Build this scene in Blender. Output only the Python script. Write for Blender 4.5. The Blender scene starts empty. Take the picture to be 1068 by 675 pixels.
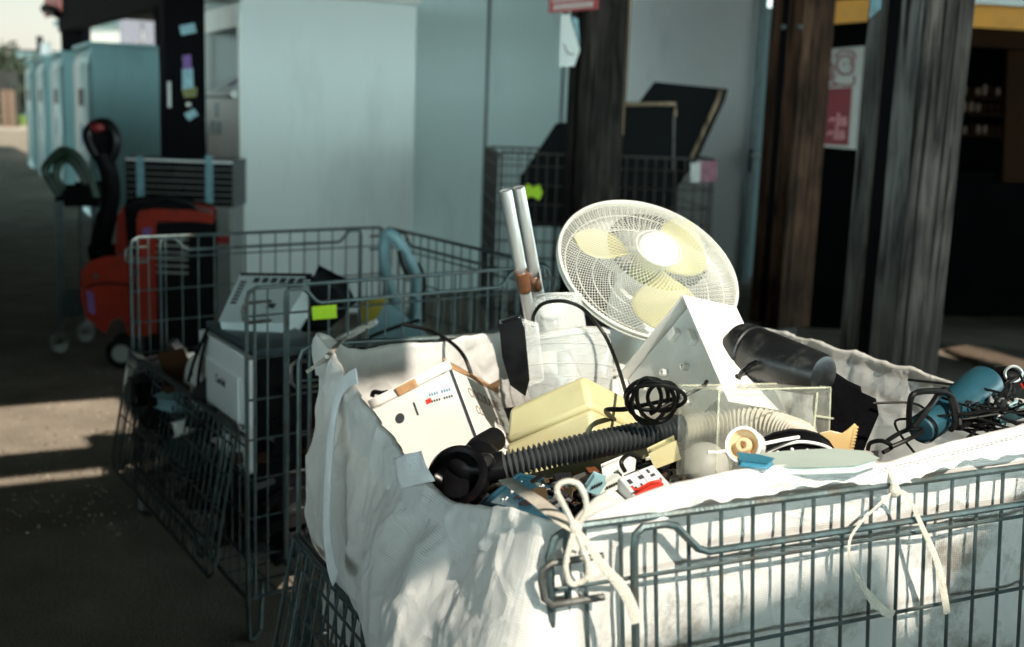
import bpy, bmesh, math, random
from mathutils import Vector, Matrix, noise
R = math.radians
rnd = random.Random(7)
scene = bpy.context.scene
COL = scene.collection

# ------------------------------------------------------------------ camera
F = 1220.0; CX, CY = 534.0, 337.5
CAM = Vector((0, 0, 1.55)); PITCH = R(10.25); ROLL = R(2.12)
_f = Vector((0, math.cos(PITCH), -math.sin(PITCH)))
_r0 = Vector((1, 0, 0)); _u0 = Vector((0, math.sin(PITCH), math.cos(PITCH)))
_r = _r0 * math.cos(ROLL) + _u0 * math.sin(ROLL)
_u = _u0 * math.cos(ROLL) - _r0 * math.sin(ROLL)
cd = bpy.data.cameras.new("camera"); cam = bpy.data.objects.new("camera", cd); COL.objects.link(cam)
cd.sensor_width = 36; cd.lens = F / 1068 * 36; cd.clip_start = 0.05; cd.clip_end = 1000
cam.matrix_world = Matrix(((_r.x, _u.x, -_f.x, 0), (_r.y, _u.y, -_f.y, 0), (_r.z, _u.z, -_f.z, CAM.z), (0, 0, 0, 1)))
cd.dof.use_dof = True; cd.dof.focus_distance = 1.95; cd.dof.aperture_fstop = 3.6
scene.camera = cam

def ray(u, v): return _f * F + _r * (u - CX) - _u * (v - CY)
def at_z(u, v, z):
    d = ray(u, v); return CAM + d * ((z - CAM.z) / d.z)
def P(u, v, Y):
    d = ray(u, v); return CAM + d * (Y / d.y)
def at_plane(u, v, p, n):
    d = ray(u, v); return CAM + d * ((p - CAM).dot(n) / d.dot(n))
def ground(u, Y):                       # ground point seen in column u at distance Y
    d = ray(u, 300); return Vector((d.x / d.y * Y, Y, 0))
def pxscale(p): return (p - CAM).dot(_f) / F       # metres per photo pixel at p
def tri(u, v, Y, A, B, C):
    """near corner of a box and its three edges: image vectors (px) made orthogonal in space"""
    o = P(u, v, Y); k = pxscale(o)
    fw = (o - CAM).normalized(); rt = (_r - fw * _r.dot(fw)).normalized(); up = rt.cross(fw)
    ab = -(A[0]*B[0]+A[1]*B[1]); ac = -(A[0]*C[0]+A[1]*C[1]); bc = -(B[0]*C[0]+B[1]*C[1])
    za = math.sqrt(max(1e-3, ab*ac/bc)) if ab*ac*bc > 0 else 1e-3
    if ac/za < 0: za = -za               # make C recede
    zb, zc = ab/za, ac/za
    w = lambda q, z: (rt*q[0] - up*q[1] + fw*z) * k
    return o, w(A, za), w(B, zb), w(C, zc)

# ------------------------------------------------------------------ materials
def nt(name):
    m = bpy.data.materials.new(name); m.use_nodes = True
    n = m.node_tree.nodes; l = m.node_tree.links
    return m, n, l, n["Principled BSDF"]
def mat(name, col, rough=.5, metal=0., var=.18, scale=9., bump=.0, bscale=120., spec=.5, dirt=None, dscale=5., damt=.5, stretch=None, trans=0., sub=0., alpha=1., coat=0.):
    m, n, l, b = nt(name)
    b.inputs["Roughness"].default_value = rough; b.inputs["Metallic"].default_value = metal
    b.inputs["Specular IOR Level"].default_value = spec
    b.inputs["Transmission Weight"].default_value = trans
    b.inputs["Coat Weight"].default_value = coat
    b.inputs["Alpha"].default_value = alpha
    tc = n.new("ShaderNodeTexCoord"); mp = n.new("ShaderNodeMapping")
    if stretch: mp.inputs["Scale"].default_value = stretch
    l.new(tc.outputs["Object"], mp.inputs["Vector"])
    no = n.new("ShaderNodeTexNoise"); no.inputs["Scale"].default_value = scale; no.inputs["Detail"].default_value = 6
    l.new(mp.outputs[0], no.inputs["Vector"])
    cr = n.new("ShaderNodeValToRGB")
    lo = tuple(max(0, c*(1-var)) for c in col); hi = tuple(min(1, c*(1+var)) for c in col)
    cr.color_ramp.elements[0].color = (*lo, 1); cr.color_ramp.elements[0].position = .3
    cr.color_ramp.elements[1].color = (*hi, 1); cr.color_ramp.elements[1].position = .7
    l.new(no.outputs["Fac"], cr.inputs["Fac"]); out = cr.outputs["Color"]
    if dirt:
        dn = n.new("ShaderNodeTexNoise"); dn.inputs["Scale"].default_value = dscale; dn.inputs["Detail"].default_value = 8; dn.inputs["Roughness"].default_value = .65
        l.new(mp.outputs[0], dn.inputs["Vector"])
        dr = n.new("ShaderNodeValToRGB"); dr.color_ramp.elements[0].position = .52; dr.color_ramp.elements[1].position = .72
        dr.color_ramp.elements[0].color = (0,0,0,1); dr.color_ramp.elements[1].color = (damt,)*3 + (1,)
        l.new(dn.outputs["Fac"], dr.inputs["Fac"])
        mx = n.new("ShaderNodeMix"); mx.data_type = 'RGBA'
        l.new(dr.outputs["Color"], mx.inputs["Factor"]); l.new(out, mx.inputs["A"]); mx.inputs["B"].default_value = (*dirt, 1)
        out = mx.outputs["Result"]
    l.new(out, b.inputs["Base Color"])
    rr = n.new("ShaderNodeMapRange"); rr.inputs["To Min"].default_value = max(0, rough-.1); rr.inputs["To Max"].default_value = min(1, rough+.12)
    l.new(no.outputs["Fac"], rr.inputs["Value"]); l.new(rr.outputs[0], b.inputs["Roughness"])
    if bump:
        bn = n.new("ShaderNodeTexNoise"); bn.inputs["Scale"].default_value = bscale; bn.inputs["Detail"].default_value = 4
        l.new(mp.outputs[0], bn.inputs["Vector"])
        bp = n.new("ShaderNodeBump"); bp.inputs["Strength"].default_value = bump; bp.inputs["Distance"].default_value = .01
        l.new(bn.outputs["Fac"], bp.inputs["Height"]); l.new(bp.outputs[0], b.inputs["Normal"])
    if sub:
        tr = n.new("ShaderNodeBsdfTranslucent"); ms = n.new("ShaderNodeMixShader"); ms.inputs[0].default_value = sub
        l.new(out, tr.inputs["Color"]); l.new(b.outputs[0], ms.inputs[1]); l.new(tr.outputs[0], ms.inputs[2])
        l.new(ms.outputs[0], n["Material Output"].inputs["Surface"])
    return m

def clear_mat(name, tint, op=.25, rough=.12, mot=(.45, 1.7)):
    """thin clear plastic sheet: mostly see-through, some gloss, some milky scuffing"""
    m, n, l, b = nt(name)
    b.inputs["Base Color"].default_value = (*tint, 1); b.inputs["Roughness"].default_value = rough
    tp = n.new("ShaderNodeBsdfTransparent"); tp.inputs["Color"].default_value = (.985, .99, .985, 1)
    ms = n.new("ShaderNodeMixShader")
    lw = n.new("ShaderNodeLayerWeight"); lw.inputs["Blend"].default_value = .5; pw_ = n.new("ShaderNodeMath"); pw_.operation = "POWER"; pw_.inputs[1].default_value = 4; l.new(lw.outputs["Facing"], pw_.inputs[0]); fr = n.new("ShaderNodeMath"); fr.operation = "MULTIPLY_ADD"; fr.inputs[1].default_value = .6; fr.inputs[2].default_value = .012; l.new(pw_.outputs[0], fr.inputs[0])
    no = n.new("ShaderNodeTexNoise"); no.inputs["Scale"].default_value = 22; no.inputs["Detail"].default_value = 9; no.inputs["Roughness"].default_value = .7
    tc = n.new("ShaderNodeTexCoord"); l.new(tc.outputs["Object"], no.inputs["Vector"])
    mr = n.new("ShaderNodeMapRange"); mr.inputs["From Min"].default_value = .35; mr.inputs["From Max"].default_value = .75
    mr.inputs["To Min"].default_value = op*mot[0]; mr.inputs["To Max"].default_value = op*mot[1]
    l.new(no.outputs["Fac"], mr.inputs["Value"])
    ad = n.new("ShaderNodeMath"); ad.use_clamp = True; l.new(fr.outputs[0], ad.inputs[0]); l.new(mr.outputs[0], ad.inputs[1])
    l.new(ad.outputs[0], ms.inputs[0]); l.new(tp.outputs[0], ms.inputs[1]); l.new(b.outputs[0], ms.inputs[2])
    l.new(ms.outputs[0], n["Material Output"].inputs["Surface"])
    return m

def wood_mat(name, c0, c1, grain=(8, 8, .9)):
    m, n, l, b = nt(name); b.inputs["Roughness"].default_value = .75; b.inputs["Specular IOR Level"].default_value = .1
    tc = n.new("ShaderNodeTexCoord"); mp = n.new("ShaderNodeMapping"); mp.inputs["Scale"].default_value = grain
    l.new(tc.outputs["Object"], mp.inputs["Vector"])
    no = n.new("ShaderNodeTexNoise"); no.inputs["Scale"].default_value = 2.2; no.inputs["Detail"].default_value = 9; no.inputs["Roughness"].default_value = .62; no.inputs["Distortion"].default_value = .9
    l.new(mp.outputs[0], no.inputs["Vector"])
    cr = n.new("ShaderNodeValToRGB"); e = cr.color_ramp.elements
    e[0].position = .32; e[0].color = (*c0, 1); e[1].position = .68; e[1].color = (*c1, 1)
    l.new(no.outputs["Fac"], cr.inputs["Fac"])
    vo = n.new("ShaderNodeTexVoronoi"); vo.inputs["Scale"].default_value = 1.0; vo.feature = 'DISTANCE_TO_EDGE'
    v2 = n.new("ShaderNodeTexVoronoi"); v2.inputs["Scale"].default_value = 3.2
    mp2 = n.new("ShaderNodeMapping"); mp2.inputs["Scale"].default_value = (1.6, 1.6, .8); l.new(tc.outputs["Object"], mp2.inputs["Vector"]); l.new(mp2.outputs[0], v2.inputs["Vector"])
    kr = n.new("ShaderNodeValToRGB"); kr.color_ramp.elements[0].position = .08; kr.color_ramp.elements[0].color = (.25,.25,.25,1); kr.color_ramp.elements[1].position = .20; kr.color_ramp.elements[1].color = (1,1,1,1)
    l.new(v2.outputs["Distance"], kr.inputs["Fac"])
    mx = n.new("ShaderNodeMix"); mx.data_type = 'RGBA'; mx.blend_type = 'MULTIPLY'; mx.inputs["Factor"].default_value = .8
    l.new(cr.outputs[0], mx.inputs["A"]); l.new(kr.outputs[0], mx.inputs["B"])
    mp3 = n.new("ShaderNodeMapping"); mp3.inputs["Scale"].default_value = (34, 34, 1.1); l.new(tc.outputs["Object"], mp3.inputs["Vector"])
    n3 = n.new("ShaderNodeTexNoise"); n3.inputs["Scale"].default_value = 1.6; n3.inputs["Detail"].default_value = 5; l.new(mp3.outputs[0], n3.inputs["Vector"])
    r3 = n.new("ShaderNodeValToRGB"); r3.color_ramp.elements[0].position = .36; r3.color_ramp.elements[0].color = (.12,.12,.12,1); r3.color_ramp.elements[1].position = .46; r3.color_ramp.elements[1].color = (1,1,1,1)
    l.new(n3.outputs["Fac"], r3.inputs["Fac"])
    n4_ = n.new("ShaderNodeTexNoise"); n4_.inputs["Scale"].default_value = 2.5; n4_.inputs["Detail"].default_value = 3; l.new(tc.outputs["Object"], n4_.inputs["Vector"])
    r4 = n.new("ShaderNodeMapRange"); r4.inputs["From Min"].default_value = .35; r4.inputs["From Max"].default_value = .65; r4.inputs["To Min"].default_value = .45; r4.inputs["To Max"].default_value = 1.25; l.new(n4_.outputs["Fac"], r4.inputs["Value"])
    m3 = n.new("ShaderNodeMix"); m3.data_type = 'RGBA'; m3.blend_type = 'MULTIPLY'; m3.inputs["Factor"].default_value = 1; l.new(mx.outputs["Result"], m3.inputs["A"]); l.new(r3.outputs[0], m3.inputs["B"])
    m4 = n.new("ShaderNodeVectorMath"); m4.operation = 'SCALE'; l.new(m3.outputs["Result"], m4.inputs[0]); l.new(r4.outputs[0], m4.inputs["Scale"])
    l.new(m4.outputs[0], b.inputs["Base Color"])
    bp = n.new("ShaderNodeBump"); bp.inputs["Strength"].default_value = .6; bp.inputs["Distance"].default_value = .006
    l.new(no.outputs["Fac"], bp.inputs["Height"]); l.new(bp.outputs[0], b.inputs["Normal"])
    return m

def island_mat(name, cols, rough=.45):
    m, n, l, b = nt(name); b.inputs["Roughness"].default_value = rough; b.inputs["Specular IOR Level"].default_value = .15
    g = n.new("ShaderNodeNewGeometry"); cr = n.new("ShaderNodeValToRGB"); cr.color_ramp.interpolation = 'CONSTANT'
    while len(cr.color_ramp.elements) < len(cols): cr.color_ramp.elements.new(.5)
    for i, c in enumerate(cols):
        cr.color_ramp.elements[i].position = i/len(cols); cr.color_ramp.elements[i].color = (*c, 1)
    l.new(g.outputs["Random Per Island"], cr.inputs["Fac"]); l.new(cr.outputs[0], b.inputs["Base Color"])
    return m

M = {}
M['steel'] = mat('galvanised_wire', (.085,.115,.118), .42, .6, .3, 30, .15, 200, dirt=(.14,.085,.05), dscale=14, damt=.6)
M['steel_old'] = mat('worn_wire', (.13,.13,.12), .5, .6, .35, 25, .2, 200, dirt=(.15,.075,.04), dscale=12, damt=.8)
M['wire_dark'] = mat('dark_wire', (.06,.055,.05), .5, .5, .3, 20)
M['chrome'] = mat('brushed_steel_tube', (.70,.72,.71), .30, .8, .03, 12)
M['black'] = mat('black_plastic', (.005,.005,.006), .3, 0, .3, 30, .04, 300, spec=.2)
M['blackm'] = mat('matt_black_plastic', (.005,.005,.006), .5, 0, .3, 30, .08, 300, spec=.08)
M['screen'] = mat('screen_black', (.003,.004,.0045), .5, 0, .3, 3, spec=.08)
M['blackg'] = mat('gloss_black_plastic', (.005,.005,.006), .16, 0, .3, 30, spec=.4)
M['dusty'] = mat('dusty_black_plastic', (.008,.009,.010), .33, 0, .25, 30, .03, 260, spec=.55, dirt=(.12,.12,.11), dscale=40, damt=.3)
M['rubber'] = mat('black_rubber', (.005,.005,.005), .42, 0, .2, 40, spec=.15)
M['white'] = mat('white_plastic', (.78,.77,.74), .38, 0, .05, 12, dirt=(.45,.4,.32), dscale=9, damt=.3)
M['whiteshell'] = mat('thin_white_plastic', (.80,.79,.76), .38, 0, .05, 12, sub=.36, dirt=(.5,.44,.36), dscale=11, damt=.25)
M['oven_white'] = mat('white_enamel', (.88,.90,.90), .35, 0, .03, 8)
M['globe'] = mat('greyed_white_plastic', (.36,.36,.34), .5, 0, .08, 14, dirt=(.3,.28,.24), dscale=14, damt=.5)
M['whiteg'] = mat('gloss_white_plastic', (.74,.74,.72), .22, 0, .03, 12)
M['cream'] = mat('yellowed_cream_plastic', (.56,.515,.29), .42, 0, .08, 10, .04, 400, dirt=(.3,.25,.13), dscale=16, damt=.25)
M['guard'] = mat('cream_wire', (.58,.58,.525), .35, 0, .05, 12)
M['blade'] = mat('pale_yellow_plastic', (.58,.55,.25), .3, 0, .03, 10, sub=.35)
M['card_white'] = mat('white_coated_card', (.69,.68,.65), .7, 0, .05, 8, .05, 200, dirt=(.5,.42,.33), dscale=8, damt=.35)
M['card_brown'] = mat('brown_cardboard', (.42,.235,.115), .85, 0, .15, 30, .15, 200)
M['teal'] = mat('blue_plastic', (.013,.058,.082), .38, 0, .12, 20, .03, 300, dirt=(.05,.11,.13), dscale=18, damt=.4)
M['teal_grey'] = mat('grey_blue_plastic', (.19,.33,.37), .4, 0, .12, 20)
M['handset_print'] = mat('dark_teal_print', (.010,.045,.062), .5)
M['blue'] = mat('bright_blue_plastic', (.04,.20,.30), .4, 0, .08, 20)
M['orange_p'] = mat('orange_plastic', (.62,.43,.19), .4, 0, .06, 20, sub=.15)
M['inner_cream'] = mat('cream_plastic_inside', (.72,.52,.30), .5, 0, .08, 20)
M['red'] = mat('red_plastic', (.55,.035,.02), .4)
M['brown_tape'] = mat('brown_parcel_tape', (.13,.055,.025), .3, 0, .2, 30)
M['hose'] = mat('black_hose_plastic', (.05,.056,.060), .34, 0, .15, 30)
M['hose_grey'] = mat('grey_hose_plastic', (.50,.47,.40), .4, 0, .1, 30)
M['cream_cloth'] = mat('cotton_tie_tape', (.62,.57,.49), .85, 0, .12, 40, .4, 300, sub=.1)
M['shade_cloth'] = mat('black_cloth', (.004,.004,.005), .95, 0, .3, 12, .3, 80, spec=.02)
M['tag'] = mat('acid_yellow_tag', (.52,.82,.02), .6, 0, .04, 20)
M['clear'] = clear_mat('clear_plastic', (.80,.80,.72), .035, .08, (.1, 3.2))
M['clear_jug'] = clear_mat('milky_clear_plastic', (.80,.82,.81), .24, .05, (.98, 1.02))
M['jug_ring'] = mat('frosted_grey_plastic', (.40,.42,.41), .25, 0, .1, 20)
M['clear_blue'] = mat('blue_tinted_plastic', (.014,.058,.09), .15, 0, .1, 20, spec=.6)
M['teal_panel'] = mat('painted_teal_steel', (.24,.42,.44), .5, 0, .08, 1.2, dirt=(.09,.15,.15), dscale=2, damt=.35, stretch=(1,1,.35))
M['bin_side'] = mat('pale_grey_painted_steel', (.68,.74,.72), .45, 0, .05, .9, .02, 60, dirt=(.26,.31,.31), dscale=1.6, damt=.3, stretch=(1,1,.3))
M['bin_white'] = mat('white_painted_steel', (.74,.77,.73), .5, 0, .05, 1.4, dirt=(.36,.4,.38), dscale=2.6, damt=.4, stretch=(1,1,.4))
M['wall'] = mat('grey_green_cladding', (.55,.68,.67), .5, 0, .07, .8, .03, 40, dirt=(.2,.25,.25), dscale=1.4, damt=.4, stretch=(1,1,.3))
M['wall_pale'] = mat('pale_cladding', (.86,.88,.86), .5, 0, .03, .8, .03, 40, dirt=(.3,.33,.32), dscale=1.4, damt=.35, stretch=(1,1,.3))
M['seam'] = mat('dark_seam', (.08,.10,.10), .7)
M['wood_brown'] = wood_mat('brown_stained_timber', (.012,.0065,.004), (.10,.052,.030))
M['wood_dark'] = wood_mat('dark_stained_timber', (.007,.006,.006), (.055,.044,.038))
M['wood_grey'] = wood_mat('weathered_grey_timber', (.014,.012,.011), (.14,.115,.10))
M['edge_sunlit'] = wood_mat('sunlit_edge_tone', (.28,.19,.12), (.42,.31,.21))  # warm pale tone standing for edges the sun catches
M['soot'] = mat('black_timber', (.004,.004,.005), .9, 0, .3, 6, spec=.08)
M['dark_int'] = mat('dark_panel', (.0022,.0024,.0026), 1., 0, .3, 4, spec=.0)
M['orange_board'] = mat('orange_painted_board', (.62,.27,.02), .55, 0, .07, 3, dirt=(.3,.12,.02), dscale=4, damt=.4)
M['jar_amber'] = mat('amber_jar', (.07,.025,.004), .4)
M['brown_board'] = mat('dull_orange_board', (.014,.0055,.0015), .9, 0, .2, 4, spec=.1)
M['orange_truck'] = mat('orange_red_enamel', (.26,.023,.011), .45, 0, .12, 6, spec=.25, dirt=(.06,.03,.02), dscale=7, damt=.5)
M['grey_appl'] = mat('dull_grey_enamel', (.20,.215,.20), .5, 0, .07, 4, dirt=(.1,.1,.09), dscale=5, damt=.5)
M['paper'] = mat('off_white_paper', (.60,.62,.58), .8, 0, .08, 20)
M['paper_dim'] = mat('greyed_poster_paper', (.34,.33,.31), .8, 0, .08, 20)
M['poster_red'] = mat('dark_red_print', (.14,.008,.014), .7)
M['poster_pink'] = mat('pink_print', (.42,.17,.18), .7)
M['ink'] = mat('dark_ink', (.03,.035,.045), .7)
M['ink_soft'] = mat('faded_ink', (.28,.24,.2), .8)
M['ink_red'] = mat('red_ink', (.62,.03,.02), .7)
M['ink_blue'] = mat('blue_ink', (.10,.24,.36), .7)
M['dull_sticker'] = mat('faded_yellow_sticker', (.16,.16,.05), .6)
M['purple'] = mat('purple_ink', (.16,.08,.26), .7)
M['sign_red'] = mat('red_sign_enamel', (.33,.02,.02), .4)
M['blue_tape'] = mat('pale_blue_tape', (.20,.38,.43), .4, 0, .25, 25)
M['asphalt'] = mat('asphalt', (.33,.285,.232), 1., 0, .2, 3, 1., 150, dirt=(.12,.105,.09), dscale=75, damt=.9, spec=.05)
M['road'] = mat('pale_gravel_road', (.42,.36,.30), .95, 0, .1, 1)
M['grass'] = mat('grass_green', (.13,.20,.03), .9, 0, .3, 4)
M['yellow'] = mat('yellow_plastic', (.62,.48,.03), .4)
M['roof'] = mat('roof_sheet', (.05,.05,.048), .8, 0, .2, 2)
M['mat_brown'] = mat('brown_rubber_mat', (.11,.078,.055), .95, 0, .3, 30, .4, 80)
M['leaf'] = mat('dark_leaves', (.016,.026,.012), .8, 0, .4, 2)
M['gate_wood'] = mat('weathered_gate_wood', (.13,.085,.06), .9, 0, .2, 4)
M['house'] = mat('grey_render', (.12,.19,.20), .9, 0, .06, 1)
M['iron'] = mat('dark_iron', (.03,.03,.028), .6, .3)
M['scrap_black'] = mat('scuffed_black_plastic', (.012,.012,.013), .5, 0, .3, 20, spec=.2)
M['scrap'] = island_mat('scrap_bits', [(.012,.012,.014)]*5 + [(.03,.03,.035),(.10,.10,.10),(.05,.10,.13),(.02,.02,.02),(.36,.35,.32),(.05,.035,.02),(.012,.012,.014),(.16,.05,.02)])
M['scrap_dark'] = island_mat('dark_scrap_bits', [(.012,.012,.014)]*4 + [(.03,.03,.03),(.05,.022,.012),(.06,.06,.06),(.12,.14,.14),(.05,.025,.012),(.02,.02,.02)])

def bag_mat():
    m, n, l, b = nt('woven_white_plastic_sack')
    b.inputs["Roughness"].default_value = .5; b.inputs["Specular IOR Level"].default_value = .35
    tc = n.new("ShaderNodeTexCoord")
    no = n.new("ShaderNodeTexNoise"); no.inputs["Scale"].default_value = 3.2; no.inputs["Detail"].default_value = 9; no.inputs["Roughness"].default_value = .68
    l.new(tc.outputs["Object"], no.inputs["Vector"])
    cr = n.new("ShaderNodeValToRGB"); e = cr.color_ramp.elements
    e[0].position = .26; e[0].color = (.72,.705,.67,1); e[1].position = .62; e[1].color = (.81,.81,.80,1)
    l.new(no.outputs["Fac"], cr.inputs["Fac"])
    # grey brown scuffing with hard-edged blotches, as on the inside of the sack
    d = n.new("ShaderNodeTexNoise"); d.inputs["Scale"].default_value = 5.5; d.inputs["Detail"].default_value = 12; d.inputs["Roughness"].default_value = .72
    l.new(tc.outputs["Object"], d.inputs["Vector"])
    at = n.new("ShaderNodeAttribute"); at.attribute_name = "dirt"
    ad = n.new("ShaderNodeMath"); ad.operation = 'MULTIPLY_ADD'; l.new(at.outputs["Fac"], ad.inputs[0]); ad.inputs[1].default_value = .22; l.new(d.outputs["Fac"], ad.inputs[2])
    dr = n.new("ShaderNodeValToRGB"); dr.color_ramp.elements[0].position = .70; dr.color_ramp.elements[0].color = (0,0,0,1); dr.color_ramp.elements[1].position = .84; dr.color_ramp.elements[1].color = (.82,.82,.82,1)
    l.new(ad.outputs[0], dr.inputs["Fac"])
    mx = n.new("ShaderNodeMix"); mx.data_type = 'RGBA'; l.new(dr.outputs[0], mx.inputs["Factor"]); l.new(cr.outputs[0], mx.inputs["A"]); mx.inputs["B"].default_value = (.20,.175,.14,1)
    col = mx.outputs["Result"]; l.new(col, b.inputs["Base Color"])
    # tape weave from the sheet's own UV
    uv = n.new("ShaderNodeUVMap"); uv.uv_map = "weave"
    w1 = n.new("ShaderNodeTexWave"); w1.inputs["Scale"].default_value = 90; w1.bands_direction = 'X'; l.new(uv.outputs[0], w1.inputs["Vector"])
    w2 = n.new("ShaderNodeTexWave"); w2.inputs["Scale"].default_value = 90; w2.bands_direction = 'Y'; l.new(uv.outputs[0], w2.inputs["Vector"])
    mm = n.new("ShaderNodeMath"); mm.operation = 'ADD'; l.new(w1.outputs["Fac"], mm.inputs[0]); l.new(w2.outputs["Fac"], mm.inputs[1])
    cn = n.new("ShaderNodeTexNoise"); cn.inputs["Scale"].default_value = 19; cn.inputs["Detail"].default_value = 4; cn.inputs["Distortion"].default_value = .8; l.new(tc.outputs["Object"], cn.inputs["Vector"])
    b1 = n.new("ShaderNodeBump"); b1.inputs["Strength"].default_value = .25; b1.inputs["Distance"].default_value = .0015; l.new(mm.outputs[0], b1.inputs["Height"])
    b2 = n.new("ShaderNodeBump"); b2.inputs["Strength"].default_value = .3; b2.inputs["Distance"].default_value = .012; l.new(cn.outputs["Fac"], b2.inputs["Height"]); l.new(b1.outputs[0], b2.inputs["Normal"])
    last = b2
    for sc_, wd_, st_ in ((3.2, .030, .26), (6.5, .035, .20)):          # crisp creases along wandering lines
        z1 = n.new("ShaderNodeTexNoise"); z1.inputs["Scale"].default_value = sc_; z1.inputs["Detail"].default_value = 1.5; z1.inputs["Distortion"].default_value = .6; l.new(tc.outputs["Object"], z1.inputs["Vector"])
        z2 = n.new("ShaderNodeMath"); z2.operation = 'SUBTRACT'; l.new(z1.outputs["Fac"], z2.inputs[0]); z2.inputs[1].default_value = .5
        z3 = n.new("ShaderNodeMath"); z3.operation = 'ABSOLUTE'; l.new(z2.outputs[0], z3.inputs[0])
        z4 = n.new("ShaderNodeMapRange"); z4.inputs["From Max"].default_value = wd_; z4.inputs["To Min"].default_value = 1; z4.inputs["To Max"].default_value = 0; l.new(z3.outputs[0], z4.inputs["Value"])
        z5 = n.new("ShaderNodeBump"); z5.inputs["Strength"].default_value = st_; z5.inputs["Distance"].default_value = .006; l.new(z4.outputs[0], z5.inputs["Height"]); l.new(last.outputs[0], z5.inputs["Normal"]); last = z5
    b2 = last
    l.new(b2.outputs[0], b.inputs["Normal"])
    tr = n.new("ShaderNodeBsdfTranslucent"); l.new(col, tr.inputs["Color"]); l.new(b2.outputs[0], tr.inputs["Normal"])
    ms = n.new("ShaderNodeMixShader"); ms.inputs[0].default_value = .30
    l.new(b.outputs[0], ms.inputs[1]); l.new(tr.outputs[0], ms.inputs[2]); l.new(ms.outputs[0], n["Material Output"].inputs["Surface"])
    return m
M['bag'] = bag_mat()
M['strap'] = mat('white_webbing', (.80,.80,.82), .6, 0, .04, 30, .3, 260)

# ------------------------------------------------------------------ mesh helpers
def catmull(pts, n=8, closed=False):
    pts = [Vector(p) for p in pts]; out = []; N = len(pts)
    for i in range(N if closed else N-1):
        if closed: a, b, c, d = pts[(i-1) % N], pts[i], pts[(i+1) % N], pts[(i+2) % N]
        else: a, b, c, d = pts[max(i-1, 0)], pts[i], pts[i+1], pts[min(i+2, N-1)]
        for j in range(n):
            t = j/n
            out.append(.5*((2*b) + (c-a)*t + (2*a-5*b+4*c-d)*t*t + (3*b-a-3*c+d)*t*t*t))
    if not closed: out.append(pts[-1].copy())
    return out

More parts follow.
